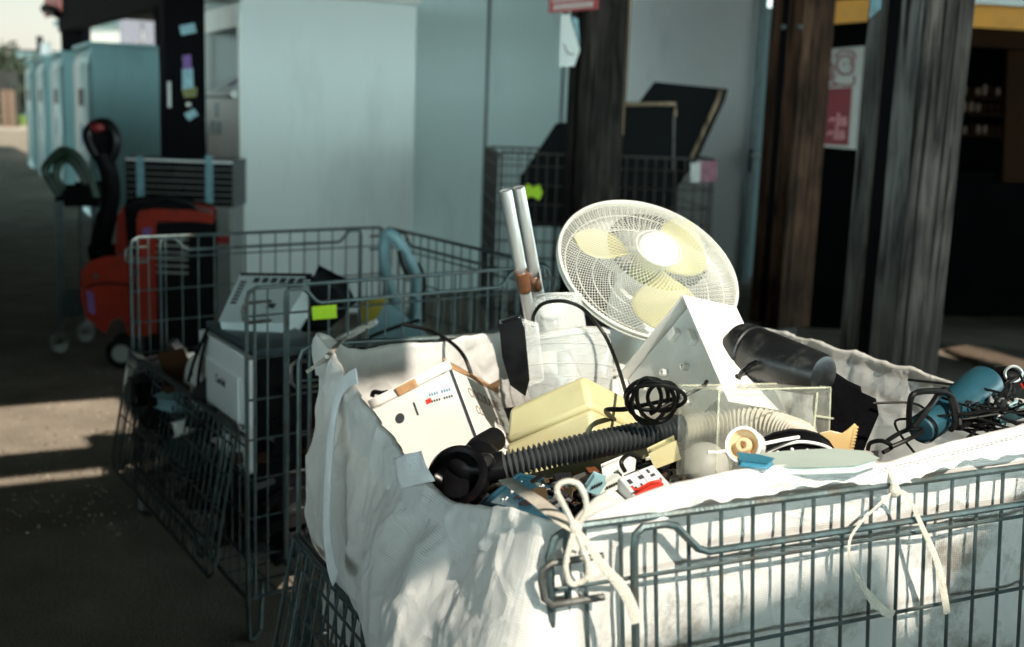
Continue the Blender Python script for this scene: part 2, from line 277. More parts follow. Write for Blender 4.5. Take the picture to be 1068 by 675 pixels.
class MB:
    def __init__(s): s.v = []; s.f = []
    def add(s, vs, fs):
        k = len(s.v); s.v += [Vector(x) for x in vs]; s.f += [tuple(k+i for i in f) for f in fs]; return s
    def hexa(s, o, a, b, c):
        o = Vector(o)
        vs = [o, o+a, o+a+b, o+b, o+c, o+a+c, o+a+b+c, o+b+c]
        fs = [(0,1,2,3), (7,6,5,4), (0,4,5,1), (1,5,6,2), (2,6,7,3), (3,7,4,0)]
        if a.cross(b).dot(c) > 0: fs = [tuple(reversed(f)) for f in fs]
        return s.add(vs, fs)
    def box(s, c, x, y, z, rot=0):
        a = Vector((math.cos(rot), math.sin(rot), 0))*x; b = Vector((-math.sin(rot), math.cos(rot), 0))*y; d = Vector((0,0,z))
        return s.hexa(Vector(c)-a/2-b/2-d/2, a, b, d)
    def tube(s, pts, r, n=8, closed=False, flat=None):
        pts = [Vector(p) for p in pts]; N = len(pts); rr = r if isinstance(r, (list, tuple)) else [r]*N
        T = []
        for i in range(N):
            a = pts[(i-1) % N] if (closed or i) else pts[0]; b = pts[(i+1) % N] if (closed or i < N-1) else pts[-1]
            t = (b-a); T.append(t.normalized() if t.length > 1e-9 else Vector((0,0,1)))
        u = T[0].orthogonal().normalized() if flat is None else (Vector(flat)-T[0]*Vector(flat).dot(T[0])).normalized()
        vs = []; fs = []
        for i in range(N):
            u = u - T[i]*u.dot(T[i])
            u = u.normalized() if u.length > 1e-6 else T[i].orthogonal().normalized()
            w = T[i].cross(u)
            for j in range(n):
                a = 2*math.pi*j/n
                if flat is None: vs.append(pts[i] + (u*math.cos(a)+w*math.sin(a))*rr[i])
                else: vs.append(pts[i] + u*math.cos(a)*rr[i]*.12 + w*math.sin(a)*rr[i])
        for i in range(N if closed else N-1):
            for j in range(n):
                i2 = (i+1) % N; j2 = (j+1) % n
                fs.append((i*n+j, i2*n+j, i2*n+j2, i*n+j2))
        if not closed: fs.append(tuple(reversed(range(n)))); fs.append(tuple((N-1)*n+j for j in range(n)))
        return s.add(vs, [tuple(reversed(f)) for f in fs])
    def lathe(s, prof, o, ax, n=40, up=None, cap=False):
        """prof: (radius, height along ax)"""
        ax = Vector(ax).normalized(); o = Vector(o); u = ax.orthogonal().normalized(); w = ax.cross(u)
        vs = []; fs = []
        for r, h in prof:
            for j in range(n):
                a = 2*math.pi*j/n; vs.append(o + ax*h + (u*math.cos(a)+w*math.sin(a))*r)
        for i in range(len(prof)-1):
            for j in range(n):
                j2 = (j+1) % n; fs.append((i*n+j, i*n+j2, (i+1)*n+j2, (i+1)*n+j))
        if cap: fs.append(tuple(reversed(range(n)))); fs.append(tuple((len(prof)-1)*n+j for j in range(n)))
        return s.add(vs, fs)
    def prism(s, poly, ext):
        """poly: 3-D points of one outline, ext: extrusion vector"""
        poly = [Vector(p) for p in poly]; n = len(poly); ext = Vector(ext)
        nrm = Vector((0,0,0))
        for i in range(n): nrm += (poly[i]-poly[0]).cross(poly[(i+1) % n]-poly[0])
        if nrm.dot(ext) > 0: poly.reverse()
        vs = poly + [p+ext for p in poly]
        fs = [tuple(range(n)), tuple(reversed(range(n, 2*n)))] + [(i, n+i, n+(i+1) % n, (i+1) % n) for i in range(n)]
        fs[2:] = [tuple(reversed(f)) for f in fs[2:]]
        return s.add(vs, fs)
    def ball(s, c, rx, ry=None, rz=None, n=20, m=12, rot=None):
        ry = ry or rx; rz = rz or rx; vs = []; fs = []; rot = rot or Matrix.Identity(3)
        for i in range(m+1):
            t = math.pi*i/m
            for j in range(n):
                a = 2*math.pi*j/n; vs.append(Vector(c)+rot @ Vector((rx*math.sin(t)*math.cos(a), ry*math.sin(t)*math.sin(a), rz*math.cos(t))))
        for i in range(m):
            for j in range(n):
                j2 = (j+1) % n; fs.append((i*n+j, (i+1)*n+j, (i+1)*n+j2, i*n+j2))
        return s.add(vs, fs)
    def build(s, name, m, parent=None, smooth=True, bev=0., base=None, angle=38, solid=0.):
        root = parent
        while root is not None and root.parent is not None: root = root.parent
        org = root.location.copy() if root is not None else (Vector(base) if base is not None else Vector((0,0,0)))
        me = bpy.data.meshes.new(name); me.from_pydata([v-org for v in s.v], [], s.f); me.validate()
        if smooth: me.shade_smooth(); me.set_sharp_from_angle(angle=R(angle))
        me.materials.append(M[m] if isinstance(m, str) else m)
        o = bpy.data.objects.new(name, me); COL.objects.link(o)
        if parent is not None: o.parent = parent
        else: o.location = org
        if solid:
            q = o.modifiers.new("thickness", 'SOLIDIFY'); q.thickness = solid; q.offset = 0
        if bev:
            q = o.modifiers.new("edge", 'BEVEL'); q.width = bev; q.segments = 3; q.limit_method = 'ANGLE'; q.angle_limit = R(35)
        return o

def tag(o, label=None, cat=None, group=None, kind=None):
    if label: o["label"] = label
    if cat: o["category"] = cat
    if group: o["group"] = group
    if kind: o["kind"] = kind
    return o
def thing(name, loc, label, cat, group=None):
    o = bpy.data.objects.new(name, None); COL.objects.link(o); o.location = Vector(loc); o.empty_display_size = .05
    return tag(o, label, cat, group)
def text(name, s, org, xd, yd, size, m, parent, bold=0., ext=.0004, shear=0., align='LEFT'):
    cu = bpy.data.curves.new(name, 'FONT'); cu.body = s; cu.size = size; cu.extrude = ext; cu.offset = bold; cu.shear = shear; cu.align_x = align
    to = bpy.data.objects.new(name, cu); COL.objects.link(to)
    bpy.context.view_layer.update()
    me = bpy.data.meshes.new_from_object(to.evaluated_get(bpy.context.evaluated_depsgraph_get()))
    bpy.data.objects.remove(to)
    xd = Vector(xd).normalized(); yd = Vector(yd); yd = (yd-xd*yd.dot(xd)).normalized(); zd = xd.cross(yd)
    mt = Matrix(((xd.x, yd.x, zd.x, org[0]), (xd.y, yd.y, zd.y, org[1]), (xd.z, yd.z, zd.z, org[2]), (0,0,0,1)))
    b = MB(); b.v = [mt @ v.co for v in me.vertices]; b.f = [tuple(p.vertices) for p in me.polygons]
    bpy.data.meshes.remove(me)
    return b.build(name, m, parent, smooth=False)
def pxpoly(pts, Y): return [P(u, v, Y) for u, v in pts]
def sheet(mb, quad, n1=10, n2=10, amp=0., freq=4., seed=0):
    """bilinear sheet from 4 corners with noise along its normal"""
    a, b, c, d = [Vector(q) for q in quad]; nr = (b-a).cross(d-a).normalized(); vs = []; fs = []
    for i in range(n1+1):
        for j in range(n2+1):
            s, t = i/n1, j/n2; p = a*(1-s)*(1-t)+b*s*(1-t)+c*s*t+d*(1-s)*t
            p = p + nr*amp*noise.noise(p*freq+Vector((seed, 0, 0))); vs.append(p)
    for i in range(n1):
        for j in range(n2):
            k = i*(n2+1)+j; fs.append((k, k+n2+1, k+n2+2, k+1))
    return mb.add(vs, fs)

# ------------------------------------------------------------------ sky, sun
TAN_E = .9; ELEV = math.atan(TAN_E)
H = Vector((.47, -.883, 0)).normalized(); L_ = Vector((-H.y, H.x, 0))      # towards the sun, and to its right
SUN = H*math.cos(ELEV) + Vector((0,0,1))*math.sin(ELEV)
HAZE = (112, 146, 148)
w = bpy.data.worlds.new("World"); scene.world = w; w.use_nodes = True
wn = w.node_tree.nodes; wl = w.node_tree.links
sky = wn.new("ShaderNodeTexSky"); sky.sky_type = 'NISHITA'; sky.sun_disc = False
sky.sun_elevation = ELEV; sky.sun_rotation = math.atan2(SUN.x, SUN.y); sky.dust_density = 2.5; sky.air_density = 1.0; sky.ozone_density = 1.0
tint = wn.new("ShaderNodeMix"); tint.data_type = 'RGBA'; tint.blend_type = 'MULTIPLY'; tint.inputs["Factor"].default_value = 1
tint.inputs["B"].default_value = (.72, 1.0, .84, 1)
wl.new(sky.outputs[0], tint.inputs["A"])
# bright summer haze low over the horizon
wtc = wn.new("ShaderNodeTexCoord"); wsx = wn.new("ShaderNodeSeparateXYZ"); wl.new(wtc.outputs["Generated"], wsx.inputs[0])
wmr = wn.new("ShaderNodeMapRange"); wmr.interpolation_type = 'SMOOTHSTEP'; wmr.inputs["From Min"].default_value = .03; wmr.inputs["From Max"].default_value = .22; wmr.inputs["To Min"].default_value = 1; wmr.inputs["To Max"].default_value = 0
wl.new(wsx.outputs["Z"], wmr.inputs["Value"])
hz_ = wn.new("ShaderNodeMix"); hz_.data_type = 'RGBA'; hz_.blend_type = 'ADD'
hzc = wn.new("ShaderNodeMix"); hzc.data_type = 'RGBA'; hzc.inputs["A"].default_value = (0,0,0,1); hzm = wn.new("ShaderNodeMix"); hzm.data_type = "RGBA"; hzm.inputs["A"].default_value = (9.2, 7.8, 7.0, 1); hzm.inputs["B"].default_value = (HAZE[0], HAZE[1], HAZE[2], 1); wl.new(hzm.outputs["Result"], hzc.inputs["B"])
wdp = wn.new("ShaderNodeVectorMath"); wdp.operation = 'DOT_PRODUCT'; wl.new(wtc.outputs["Generated"], wdp.inputs[0]); wdp.inputs[1].default_value = H
waz = wn.new("ShaderNodeMapRange"); waz.inputs["From Min"].default_value = -1; waz.inputs["From Max"].default_value = .7; waz.inputs["To Min"].default_value = 0; waz.inputs["To Max"].default_value = 1
wl.new(wdp.outputs["Value"], waz.inputs["Value"])
wl.new(waz.outputs[0], hzm.inputs["Factor"]); wl.new(wmr.outputs[0], hzc.inputs["Factor"])
hz_.inputs["Factor"].default_value = 1; wl.new(tint.outputs["Result"], hz_.inputs["A"]); wl.new(hzc.outputs["Result"], hz_.inputs["B"])
wl.new(hz_.outputs["Result"], wn["Background"].inputs["Color"]); wn["Background"].inputs["Strength"].default_value = .05
sd = bpy.data.lights.new("sun", 'SUN'); sd.energy = 4.7; sd.angle = R(.55); sd.color = (1.0, .90, .76)
so = bpy.data.objects.new("sun", sd); COL.objects.link(so); so.rotation_euler = (-SUN).to_track_quat('-Z', 'Y').to_euler(); so.location = SUN*30
scene.view_settings.view_transform = 'Standard'; scene.view_settings.look = 'None'; scene.view_settings.gamma = 1; scene.view_settings.exposure = .6
scene.cycles.max_bounces = 8; scene.cycles.transparent_max_bounces = 24; scene.cycles.use_denoising = True
scene.cycles.caustics_reflective = False; scene.cycles.caustics_refractive = False
U = Vector((-.439, .898, 0)).normalized(); V = Vector((U.y, -U.x, 0))        # the yard's two directions: along the canopy, across it
Z = Vector((0,0,1))

# ------------------------------------------------------------------ ground
g = MB(); g.add([(-300,-60,0),(300,-60,0),(300,500,0),(-300,500,0)], [(0,1,2,3)])
tag(g.build('ground', 'asphalt', smooth=False), kind='structure')
g = MB(); g.add([(-60,50,.006),(-14,50,.006),(-14,66,.006),(-60,66,.006)], [(0,1,2,3)])
tag(g.build('road', 'road', smooth=False), kind='structure')
g = MB()
for i in range(2600):
    x = rnd.uniform(-34,-20); y = rnd.uniform(58.5,66); h = rnd.uniform(.2,.5); a = rnd.uniform(0,6.28); d = Vector((math.cos(a), math.sin(a), 0))*.12
    g.add([Vector((x,y,.0))-d, Vector((x,y,.0))+d, Vector((x+rnd.uniform(-.1,.1),y,h))], [(0,1,2)])
tag(g.build('grass', 'grass', smooth=False), 'rough sunlit grass at the foot of the far fence', 'grass', kind='stuff')

# ------------------------------------------------------------------ added roof panels (above the frame; gaps shaped to place sun and shade)
def ag(a, gg, z): return Vector((0,0,z)) + L_*a - H*gg
def slab(par, a0, a1, g0, g1, z, th=.03, m='roof', name='shade_panel'):
    return MB().hexa(ag(a0,g0,z), L_*(a1-a0), -H*(g1-g0), Z*th).build(name, m, par, smooth=False)
ro = thing('shade_roof', ag(2, 4, 3.2), 'unseen roof panels above the yard, gaps shaped to place sun and shade', 'canopy')
slab(ro, -7, 12, -8.5, -1.60, 3.2)
slab(ro, -7, .55, -1.60, -1.10, 3.2)
slab(ro, 2.75, 12, -1.60, .20, 3.2)
slab(ro, -7, .755, -1.10, -.17, 3.2)
slab(ro, -7, .98, -.17, 1.33, 3.2)
slab(ro, .98, 9.0, .20, 1.40, 3.2)
slab(ro, .98, 6.38, 1.40, 1.80, 3.2)
slab(ro, 6.68, 9.0, 1.40, 1.80, 3.2)
slab(ro, -7, .98, 1.45, 1.77, 3.2)
slab(ro, -7, .30, 1.33, 1.45, 3.2)
slab(ro, -7, .30, 1.77, 2.66, 3.2)
slab(ro, .72, .98, 1.77, 1.95, 3.2)
slab(ro, .98, 6.38, 1.80, 2.66, 3.2)
slab(ro, 6.38, 6.68, 2.2, 2.66, 3.2)
slab(ro, 6.68, 9.0, 1.80, 2.66, 3.2)
slab(ro, -7, 9.0, 2.66, 11.5, 3.2)
slab(ro, -1.3, 3.2, 11.5, 15, 3.2)
ro2 = thing('far_shade_roof', ag(1, 24, 4.6), 'unseen high roof added to shade the ground farther along the yard', 'roof')  # unseen roof, added to keep the far ground in shade
slab(ro2, -1.5, 3.2, 11.8, 33, 4.6)
fb = MB().prism([ag(a, -1.5, 1.35+z) for a, z in ((.80,.9),(.81,1.89),(.86,1.93),(1.05,1.965),(1.24,2.0),(1.31,1.86),(1.36,1.88),(1.42,1.98),(1.54,2.07),(1.9,2.13),(2.6,2.25),(2.6,.9))], H*.05)
tag(fb.build('shadow_board', 'wood_dark', base=ag(1.5,-1.5,2.9), smooth=False), 'unseen board added behind the viewer, cut to shadow the sack front', 'board')  # unseen board, outline shaped to cast the shadow across the sack front

# unseen wall and fence outside the frame, added to cut low sky light
lw_ = thing('sky_blocker_wall', (1, -2.4, 0), 'unseen low wall behind the viewer, added to cut low sky light', 'wall')
MB().hexa(Vector((-8, -2.6, 0)), Vector((19, 0, 0)), Vector((0, .2, 0)), Z*1.1).build('blocker_body', 'wood_dark', lw_, smooth=False)
MB().hexa(Vector((-8.03, -2.63, 1.1)), Vector((19.06, 0, 0)), Vector((0, .26, 0)), Z*.06).build('blocker_cap', 'roof', lw_, smooth=False)
bf_ = thing('sky_blocker_fence', L_*-.6, 'unseen fence on the left, added to cut sky light on the ground', 'fence')
for i in range(5, 16): MB().hexa(L_*-.6 - H*(-2.6+i*1.1), -H*1.08, -L_*.04, Z*1.75).build('blocker_panel', 'wood_dark', bf_, smooth=False)
# ------------------------------------------------------------------ wire mesh cages
def cage(corn, label, zt=1.05, zh=.63, zb=.15, lean=0., gate=True, wire='steel', rs=1., left_open=True, step=.05):
    C, Rr, B, Lf = [Vector((p.x, p.y, 0)) for p in corn]
    cen = (C+Rr+B+Lf)/4
    root = thing('wire_cage', cen, label, 'wire cage')
    fdir = (Rr-C).normalized()
    def mk(A, Bq):
        d = (Bq-A); W = d.length; d = d/W; n = Vector((d.y, -d.x, 0))
        if n.dot(cen-A) > 0: n = -n
        def pt(s, z, o=0.): 
            sh = lean*(zt-z)*max(0., 1-((A+d*s)-C).dot((Lf-C).normalized())/(Lf-C).length) if lean else 0.
            q = A + d*s + n*o + fdir*sh; return Vector((q.x, q.y, z))
        return pt, W
    rv, rh, rt = .0028*rs, .003*rs, .0056*rs
    def full(A, Bq, name, handle=True, hooks=False):
        pt, W = mk(A, Bq); m = MB()
        top = [pt(.0, zb), pt(.0, zt-.035), pt(.008, zt-.012), pt(.03, zt), pt(W-.03, zt), pt(W-.008, zt-.012), pt(W, zt-.035), pt(W, zb)]
        m.tube(top, rt, 8)
        m.tube([pt(.024, zb), pt(.024, zt-.004)], rt*.85, 6); m.tube([pt(W-.024, zb), pt(W-.024, zt-.004)], rt*.85, 6)
        m.tube([pt(0, zb), pt(W, zb)], rt, 6)
        for z in (zt-.078, zt-.197, zt-.315, zt-.43, zt-.545, zt-.66, zt-.775):
            m.tube([pt(.0, z, .002), pt(W, z, .002)], rh, 6)
        k = int(W/step)
        for i in range(1, k):
            s = W*i/k; m.tube([pt(s, zb, -.002), pt(s, zt-.002, -.002)], rv, 6)
        o = m.build(name, wire, root)
        if handle:
            h = MB(); zz = zt-.055
            pts = [pt(.115, zb+.1, .009), pt(.115, zt-.04, .009), pt(.118, zt-.018, .009), pt(.128, zt-.009, .009), pt(.162, zt-.009, .009), pt(.178, zt-.014, .009), pt(.212, zz+.006, .009), pt(.228, zz, .009),
                   pt(W-.228, zz, .009), pt(W-.212, zz+.006, .009), pt(W-.178, zt-.014, .009), pt(W-.162, zt-.009, .009), pt(W-.128, zt-.009, .009), pt(W-.118, zt-.018, .009), pt(W-.115, zt-.04, .009), pt(W-.115, zb+.1, .009)]
            h.tube(pts, rt*.95, 8); h.build('gate_frame', wire, o)
        if hooks:
            for s0, sg in ((0, 1), (W, -1)):
                h = MB(); h.tube([pt(s0+sg*.068, zt-.038, .012), pt(s0-sg*.004, zt-.038, .012), pt(s0-sg*.014, zt-.046, .010), pt(s0-sg*.016, zt-.06, .008), pt(s0-sg*.014, zt-.084, .010), pt(s0-sg*.004, zt-.093, .012), pt(s0+sg*.068, zt-.093, .012)], rt*.85, 8)
                h.build('hook', 'steel_old' if wire == 'steel' else wire, o)
        return o
    full(C, Rr, 'front_panel', gate, gate)
    full(Rr, B, 'side_panel', gate)
    full(B, Lf, 'back_panel', gate, gate)
    if left_open:
        pt, W = mk(Lf, C); m = MB()
        m.tube([pt(0, zh), pt(W, zh)], rt, 8); m.tube([pt(0, zh-.03), pt(W, zh-.03)], rh, 6); m.tube([pt(0, zb), pt(W, zb)], rt, 6)
        for z in (zh-.12, zh-.24, zh-.36): m.tube([pt(0, z), pt(W, z)], rh, 6)
        k = int(W/step)
        for i in range(0, k+1): m.tube([pt(W*i/k, zb), pt(W*i/k, zh)], rv, 6)
        m.build('side_panel', wire, root)
        f = MB(); q = lambda s, t: pt(s, zh+.008-t*.425, .018+.075*t)
        f.tube([q(.03, 0), q(W-.03, 0), q(W-.03, .94), q(W-.06, 1), q(.06, 1), q(.03, .94)], rt*.9, 8, closed=True)
        for t in (.1, .3, .55, .8): f.tube([q(.03, t), q(W-.03, t)], rh, 6)
        k = int((W-.06)/.05)
        for i in range(1, k): f.tube([q(.03+(W-.06)*i/k, 0), q(.03+(W-.06)*i/k, 1)], rv, 6)
        f.tube([q(.12, .1), q(.12, .86), q(.14, .93), q(.18, .93), q(.22, .82), q(W-.22, .82), q(W-.18, .93), q(W-.14, .93), q(W-.12, .86), q(W-.12, .1)], rt*.9, 8)
        f.build('folded_gate', wire, root)
    else: full(Lf, C, 'side_panel', gate)
    fl = MB()
    for i in range(13):
        t = i/12; fl.tube([(C.lerp(Rr, t)+Z*(zb+.006)), (Lf.lerp(B, t)+Z*(zb+.006))], .003, 6)
        fl.tube([(C.lerp(Lf, t)+Z*zb), (Rr.lerp(B, t)+Z*zb)], .003, 6)
    fl.build('floor_grid', wire, root)
    for p in (C, Rr, B, Lf):
        q = p.lerp(cen, .05); MB().tube([p+Z*zb, p.lerp(q, .4)+Z*.02, q+Z*.006, q.lerp(cen, .08)+Z*.006, q.lerp(cen, .1)+Z*zb], .008, 6).build('foot', wire, root)
    return root

fC = at_z(572, 553, 1.05); fL = at_z(312, 360, 1.05); e = at_z(1068, 487, 1.05)
fd = (e-fC).normalized(); W1 = 1.125; fR = fC + fd*W1; fB = fL + fd*W1
cage([fC, fR, fB, fL], 'wire mesh cage at front holding the big white sack of electrical waste', lean=.085, rs=1.0)
mC = at_z(257, 301, 1.05); mL = at_z(136, 248, 1.05); mB = at_z(402, 237, 1.05); mR = mC + (mB-mL)
mid = cage([mC, mR, mB, mL], 'middle wire mesh cage with yellow tag, holding a white oven and an open gate', wire='steel', rs=1.1, step=.064)
# yellow tag on the middle cage
q = [P(325, 320, 3.24), P(351, 317.5, 3.27), P(351.5, 331.5, 3.27), P(326, 334, 3.24)]
t_ = MB(); sheet(t_, q, 12, 8, .006, 30); t_.build('tag', 'tag', mid, solid=.001)

# ------------------------------------------------------------------ the big sack
inset = .022
def unit(v): return v.normalized()
cenf = Vector(((fC+fR+fB+fL)/4).xy.to_3d())
side = unit(fL-fC)                     # from near corner back along the left side
nL = -fd                               # outward normal of the left side
bc = [fC+fd*inset+side*inset, fR-fd*inset+side*inset, fB-fd*inset-side*inset, fL+fd*inset-side*inset]
# rim: (point on plan, height) counter-clockwise from the back left corner along the left side
planeL = (fC, nL)
def base_off(sC): sC = max(0, min(1, sC)); return -.006 - .040*sC**1.3
def bulge(sC, z, zr):
    zz = (z-.60)/max(.05, zr-.60)
    return (math.sin(math.pi*zz**.58) if 0 < zz < 1 else 0)*(.050+.065*max(0, 1-abs(sC-.25)*2.2))
def onL(u, v, extra=0., blg=False):
    o_ = 0.
    for _ in range(5):
        p = at_plane(u, v, fC+nL*o_, nL); sC = (p-fC).dot(side)/(fL-fC).length; o_ = base_off(sC)+extra+(bulge(sC, p.z, 1.02) if blg else 0)
    return p
left_rim = [onL(u, v) for u, v in ((356,376),(368,396),(384,418),(400,440),(417,462),(432,480),(448,497),(466,514),(488,526),(512,529),(538,529),(562,535))]
rim = []
rim.append((fL+fd*.045-side*.03, 1.075))
for p in left_rim: rim.append((p, p.z))
rim.append((fC+fd*.022+side*.03, 1.052))
def onF(u, v): return at_plane(u, v, fC+side*.02, side)
for u, v in ((603,542),(625,531),(652,521),(685,509),(720,499),(760,490),(800,485),(850,481),(890,479),(915,482),(945,475),(985,462),(1030,450),(1068,441)):
    p = onF(u, v); rim.append((p, p.z))
for t in (.80, .9, 1.0): rim.append((fC+fd*(W1-.01)*t+side*inset, 1.13))
RBl = (fB-fR).length
rim.append((fR-fd*.012+side*.06, 1.11))
nR = fd
for u, v in ((1150,446),(1068,421),(1020,406),(985,396),(945,385),(905,373),(865,361),(830,351),(800,344)):
    p = at_plane(u, v, fR-fd*.012, nR); rim.append((p, p.z))
for u, v in ((760,344),(700,344),(640,344),(600,344),(560,346),(520,348),(480,353),(440,358),(400,363),(365,364)):
    p = at_plane(u, v, fL-side*inset, side); rim.append((p, p.z))
rim3 = [Vector((p.x, p.y, z)) for p, z in rim]
NS = 760
rc = catmull(rim3, 16, closed=True)
# resample evenly
ln = [0.]
for i in range(len(rc)): ln.append(ln[-1] + (rc[(i+1) % len(rc)]-rc[i]).length)
tot = ln[-1]; rs_ = []; j = 0
for i in range(NS):
    d = tot*i/NS
    while ln[j+1] < d: j += 1
    t = (d-ln[j])/max(1e-9, ln[j+1]-ln[j]); rs_.append(rc[j].lerp(rc[(j+1) % len(rc)], t))
vs = []; fs = []; dirt = []; uvv = []
zb_ = .42
NT = 78
def side_of(p):
    """weight of left side, 0..1"""
    return max(0., min(1., 1-(p-fC).dot(fd)/.10))
rows_tot = 0
for i in range(NS):
    p = rs_[i]; a = rs_[(i-2) % NS]; b = rs_[(i+2) % NS]
    tn = (b-a); tn.z = 0; tn.normalize(); n = Vector((-tn.y, tn.x, 0))
    if n.dot(p-cenf) < 0: n = -n
    lf = side_of(p); sC = (p-fC).dot(side)/(fL-fC).length
    fr = max(0., min(1., 1-(p-fC).dot(side)/.08))
    q = Vector((p.x, p.y, 0)); prof = []
    # wall from bottom to rim
    for k in range(NT):
        t = k/(NT-1); z = zb_ + (p.z-.006-zb_)*t
        w_ = 1-t
        off = 0.
        if lf > 0:
            off += lf*(bulge(sC, z, p.z) - (.03 if z < .6 else 0))
        rt_ = max(0., min(1., 1-(fR-p).dot(fd)/.10)) if fr < .5 else 0.
        if rt_ > 0: off -= rt_*min(.13, .36*max(0, p.z-.02-z))
        # folds that hang from the rim
        s_ = i*tot/NS
        fold = noise.noise(Vector((s_*7, z*1.1, 3.1)))*.022 + noise.noise(Vector((s_*17, z*2.2+s_*2, 9.)))*.008 + noise.noise(Vector((s_*5, z*11, 5.)))*.006
        fold *= (1 if lf > .5 else .55)
        # the front is pressed against the bars
        if fr > .5 and lf < .5: fold = min(fold, .006) - .006
        prof.append((Vector((q.x, q.y, z)) + n*(off+fold*min(1, 4*(1-t)+.25)), w_))
    # cuff: over the rim and down outside
    cuff = (.052+.03*max(0, min(1, (sC-.35)*4)) if lf > .5 else (.026 if fr > .5 else .018))*(1+.45*noise.noise(Vector((i*tot/NS*6, 0, 1))) + .3*noise.noise(Vector((i*tot/NS*40, 0, 2))))
    base = prof[-1][0]; nearC = min(1., max(0., ((p-fC).xy.length-.03)/.09)); rr = (.0065 + .006*noise.noise(Vector((i*tot/NS*9, 4, 1))))*(.3+.7*nearC)
    for k in range(1, 9):
        a_ = math.pi*k/8
        prof.append((base + n*(rr*(1-math.cos(a_))) + Z*(rr*math.sin(a_)), 0))
    for k in range(1, 7):
        prof.append((base + n*(2*rr+nearC*(.003*math.sin(k*.9)+ (.010*k/6 if lf > .5 else .0015*k)*(1+.9*noise.noise(Vector((i*tot/NS*13, k*.3, 8)))))) - Z*(cuff*k/6)*(.5+.5*nearC), 0))
    rows_tot = len(prof)
    for k, (x, w_) in enumerate(prof):
        cz = 0.
        for fq, am, ph in ((5.5, .0085, 1.), (11., .0055, 5.), (23., .0026, 9.)):
            y_ = Vector((x.x, x.y, x.z*.8))*fq + Vector((ph, ph*2, 0)); y_ = y_ + noise.noise_vector(y_*.5)*.7
            cz += am*((1-abs(noise.noise(y_)))**5 - .25)
        wr = (noise.noise(x*30)*.0016 + cz*(1. if lf > .5 else (.35 if fr > .5 and k < NT else .8))*(.35 if nearC < .6 else 1))
        vs.append(x + n*wr + Z*wr*.6); 
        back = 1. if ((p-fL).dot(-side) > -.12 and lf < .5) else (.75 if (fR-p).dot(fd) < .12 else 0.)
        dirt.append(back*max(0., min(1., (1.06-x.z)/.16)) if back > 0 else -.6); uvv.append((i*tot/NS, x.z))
for i in range(NS):
    for k in range(rows_tot-1):
        i2 = (i+1) % NS; fs.append((i*rows_tot+k, i2*rows_tot+k, i2*rows_tot+k+1, i*rows_tot+k+1))
bag = thing('bulk_sack', (cenf.x, cenf.y, .16), 'big white woven sack lining the front cage, full of broken appliances', 'sack')
m = MB(); m.v = vs; m.f = fs
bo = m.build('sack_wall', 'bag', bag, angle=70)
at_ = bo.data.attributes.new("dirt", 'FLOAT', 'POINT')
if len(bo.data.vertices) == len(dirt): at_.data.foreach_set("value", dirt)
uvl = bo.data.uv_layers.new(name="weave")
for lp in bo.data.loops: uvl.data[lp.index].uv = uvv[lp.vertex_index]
sb_ = MB(); N_ = 0
for u in range(918, 1068, 5):
    v = 490-(u-918)*.245; a_, c_ = [at_plane(x, y, fC-side*.006, side) for x, y in ((u, v), (u+3, v-.75))]; sb_.tube([a_, c_], .0009, 5)
sb_.build('stitching', 'ink_soft', bag)
# sewn strap hanging down the left corner, pale label patch on the cuff
st = []
for u, v in ((372,392),(362,398),(353,412),(347,440),(343,480),(341,520),(341,555),(345,588),(350,604)):
    st.append(onL(u, v, .022, True))
MB().tube(catmull(st, 6), .015, 10, flat=nL).build('strap', 'strap', bag)
pq_ = ((408,478),(440,470),(452,502),(418,510)); l_ = MB(); vv_ = []
for i in range(11):
    for j in range(11):
        a_, b_ = i/10, j/10; u = [(pq_[0][k]*(1-a_)+pq_[1][k]*a_)*(1-b_)+(pq_[3][k]*(1-a_)+pq_[2][k]*a_)*b_ for k in (0,1)]
        p = onL(u[0], u[1], .030); vv_.append(p + nL*.010*noise.noise(p*22))
l_.add(vv_, [(i*11+j, i*11+j+1, i*11+j+12, i*11+j+11) for i in range(10) for j in range(10)])
l_.build('label_patch', 'strap', bag, solid=.0008)
# ties
def tie(pts, r, name='tie_tape', flat=None, n=8): return MB().tube(catmull(pts, 8), r, n, flat=flat).build(name, 'cream_cloth', bag)
D0 = fC.y-.012
kn = P(600, 551, D0)
MB().ball(kn, .0085, .0075, .010, 14, 10).build('knot', 'cream_cloth', bag)
tie([kn, P(588,527,D0), P(581,513,D0), P(584,505,D0), P(594,502,D0), P(604,506,D0), P(610,518,D0), P(611,533,D0), P(603,548,D0)], .0036)
tie([kn, P(594,570,D0-.01), P(590,590,D0-.012), P(594,607,D0-.012), P(602,609,D0-.012), P(612,602,D0-.012), P(613,588,D0-.012), P(607,570,D0-.01), kn], .0036)
tie([kn, P(580,538,D0+.03), P(560,522,D0+.10), P(540,509,D0+.16), P(527,500,D0+.21)], .0105, 'tie_tape', Z+Vector((.3,-.6,0)))
tie([kn, P(614,568,D0-.012), P(628,590,D0-.016), P(645,608,D0-.016), P(657,628,D0-.015), P(664,650,D0-.014)], [.0028+.0042*min(1, i/24) for i in range(41)], 'tie_tape', Vector((.2,-1,0)))
k2p = at_plane(933, 512, fC-side*.012, side)
MB().ball(k2p, .0085, .008, .010, 14, 10).build('knot', 'cream_cloth', bag)
def pf(u, v, o=.016): return at_plane(u, v, fC-side*o, side)
tie([k2p, pf(915,528), pf(898,545), pf(887,562), pf(886,580), pf(893,600), pf(907,622), pf(920,636), pf(932,641)], [.0026]*40+[.003+.0035*min(1, i/10) for i in range(25)], 'tie_tape', side)
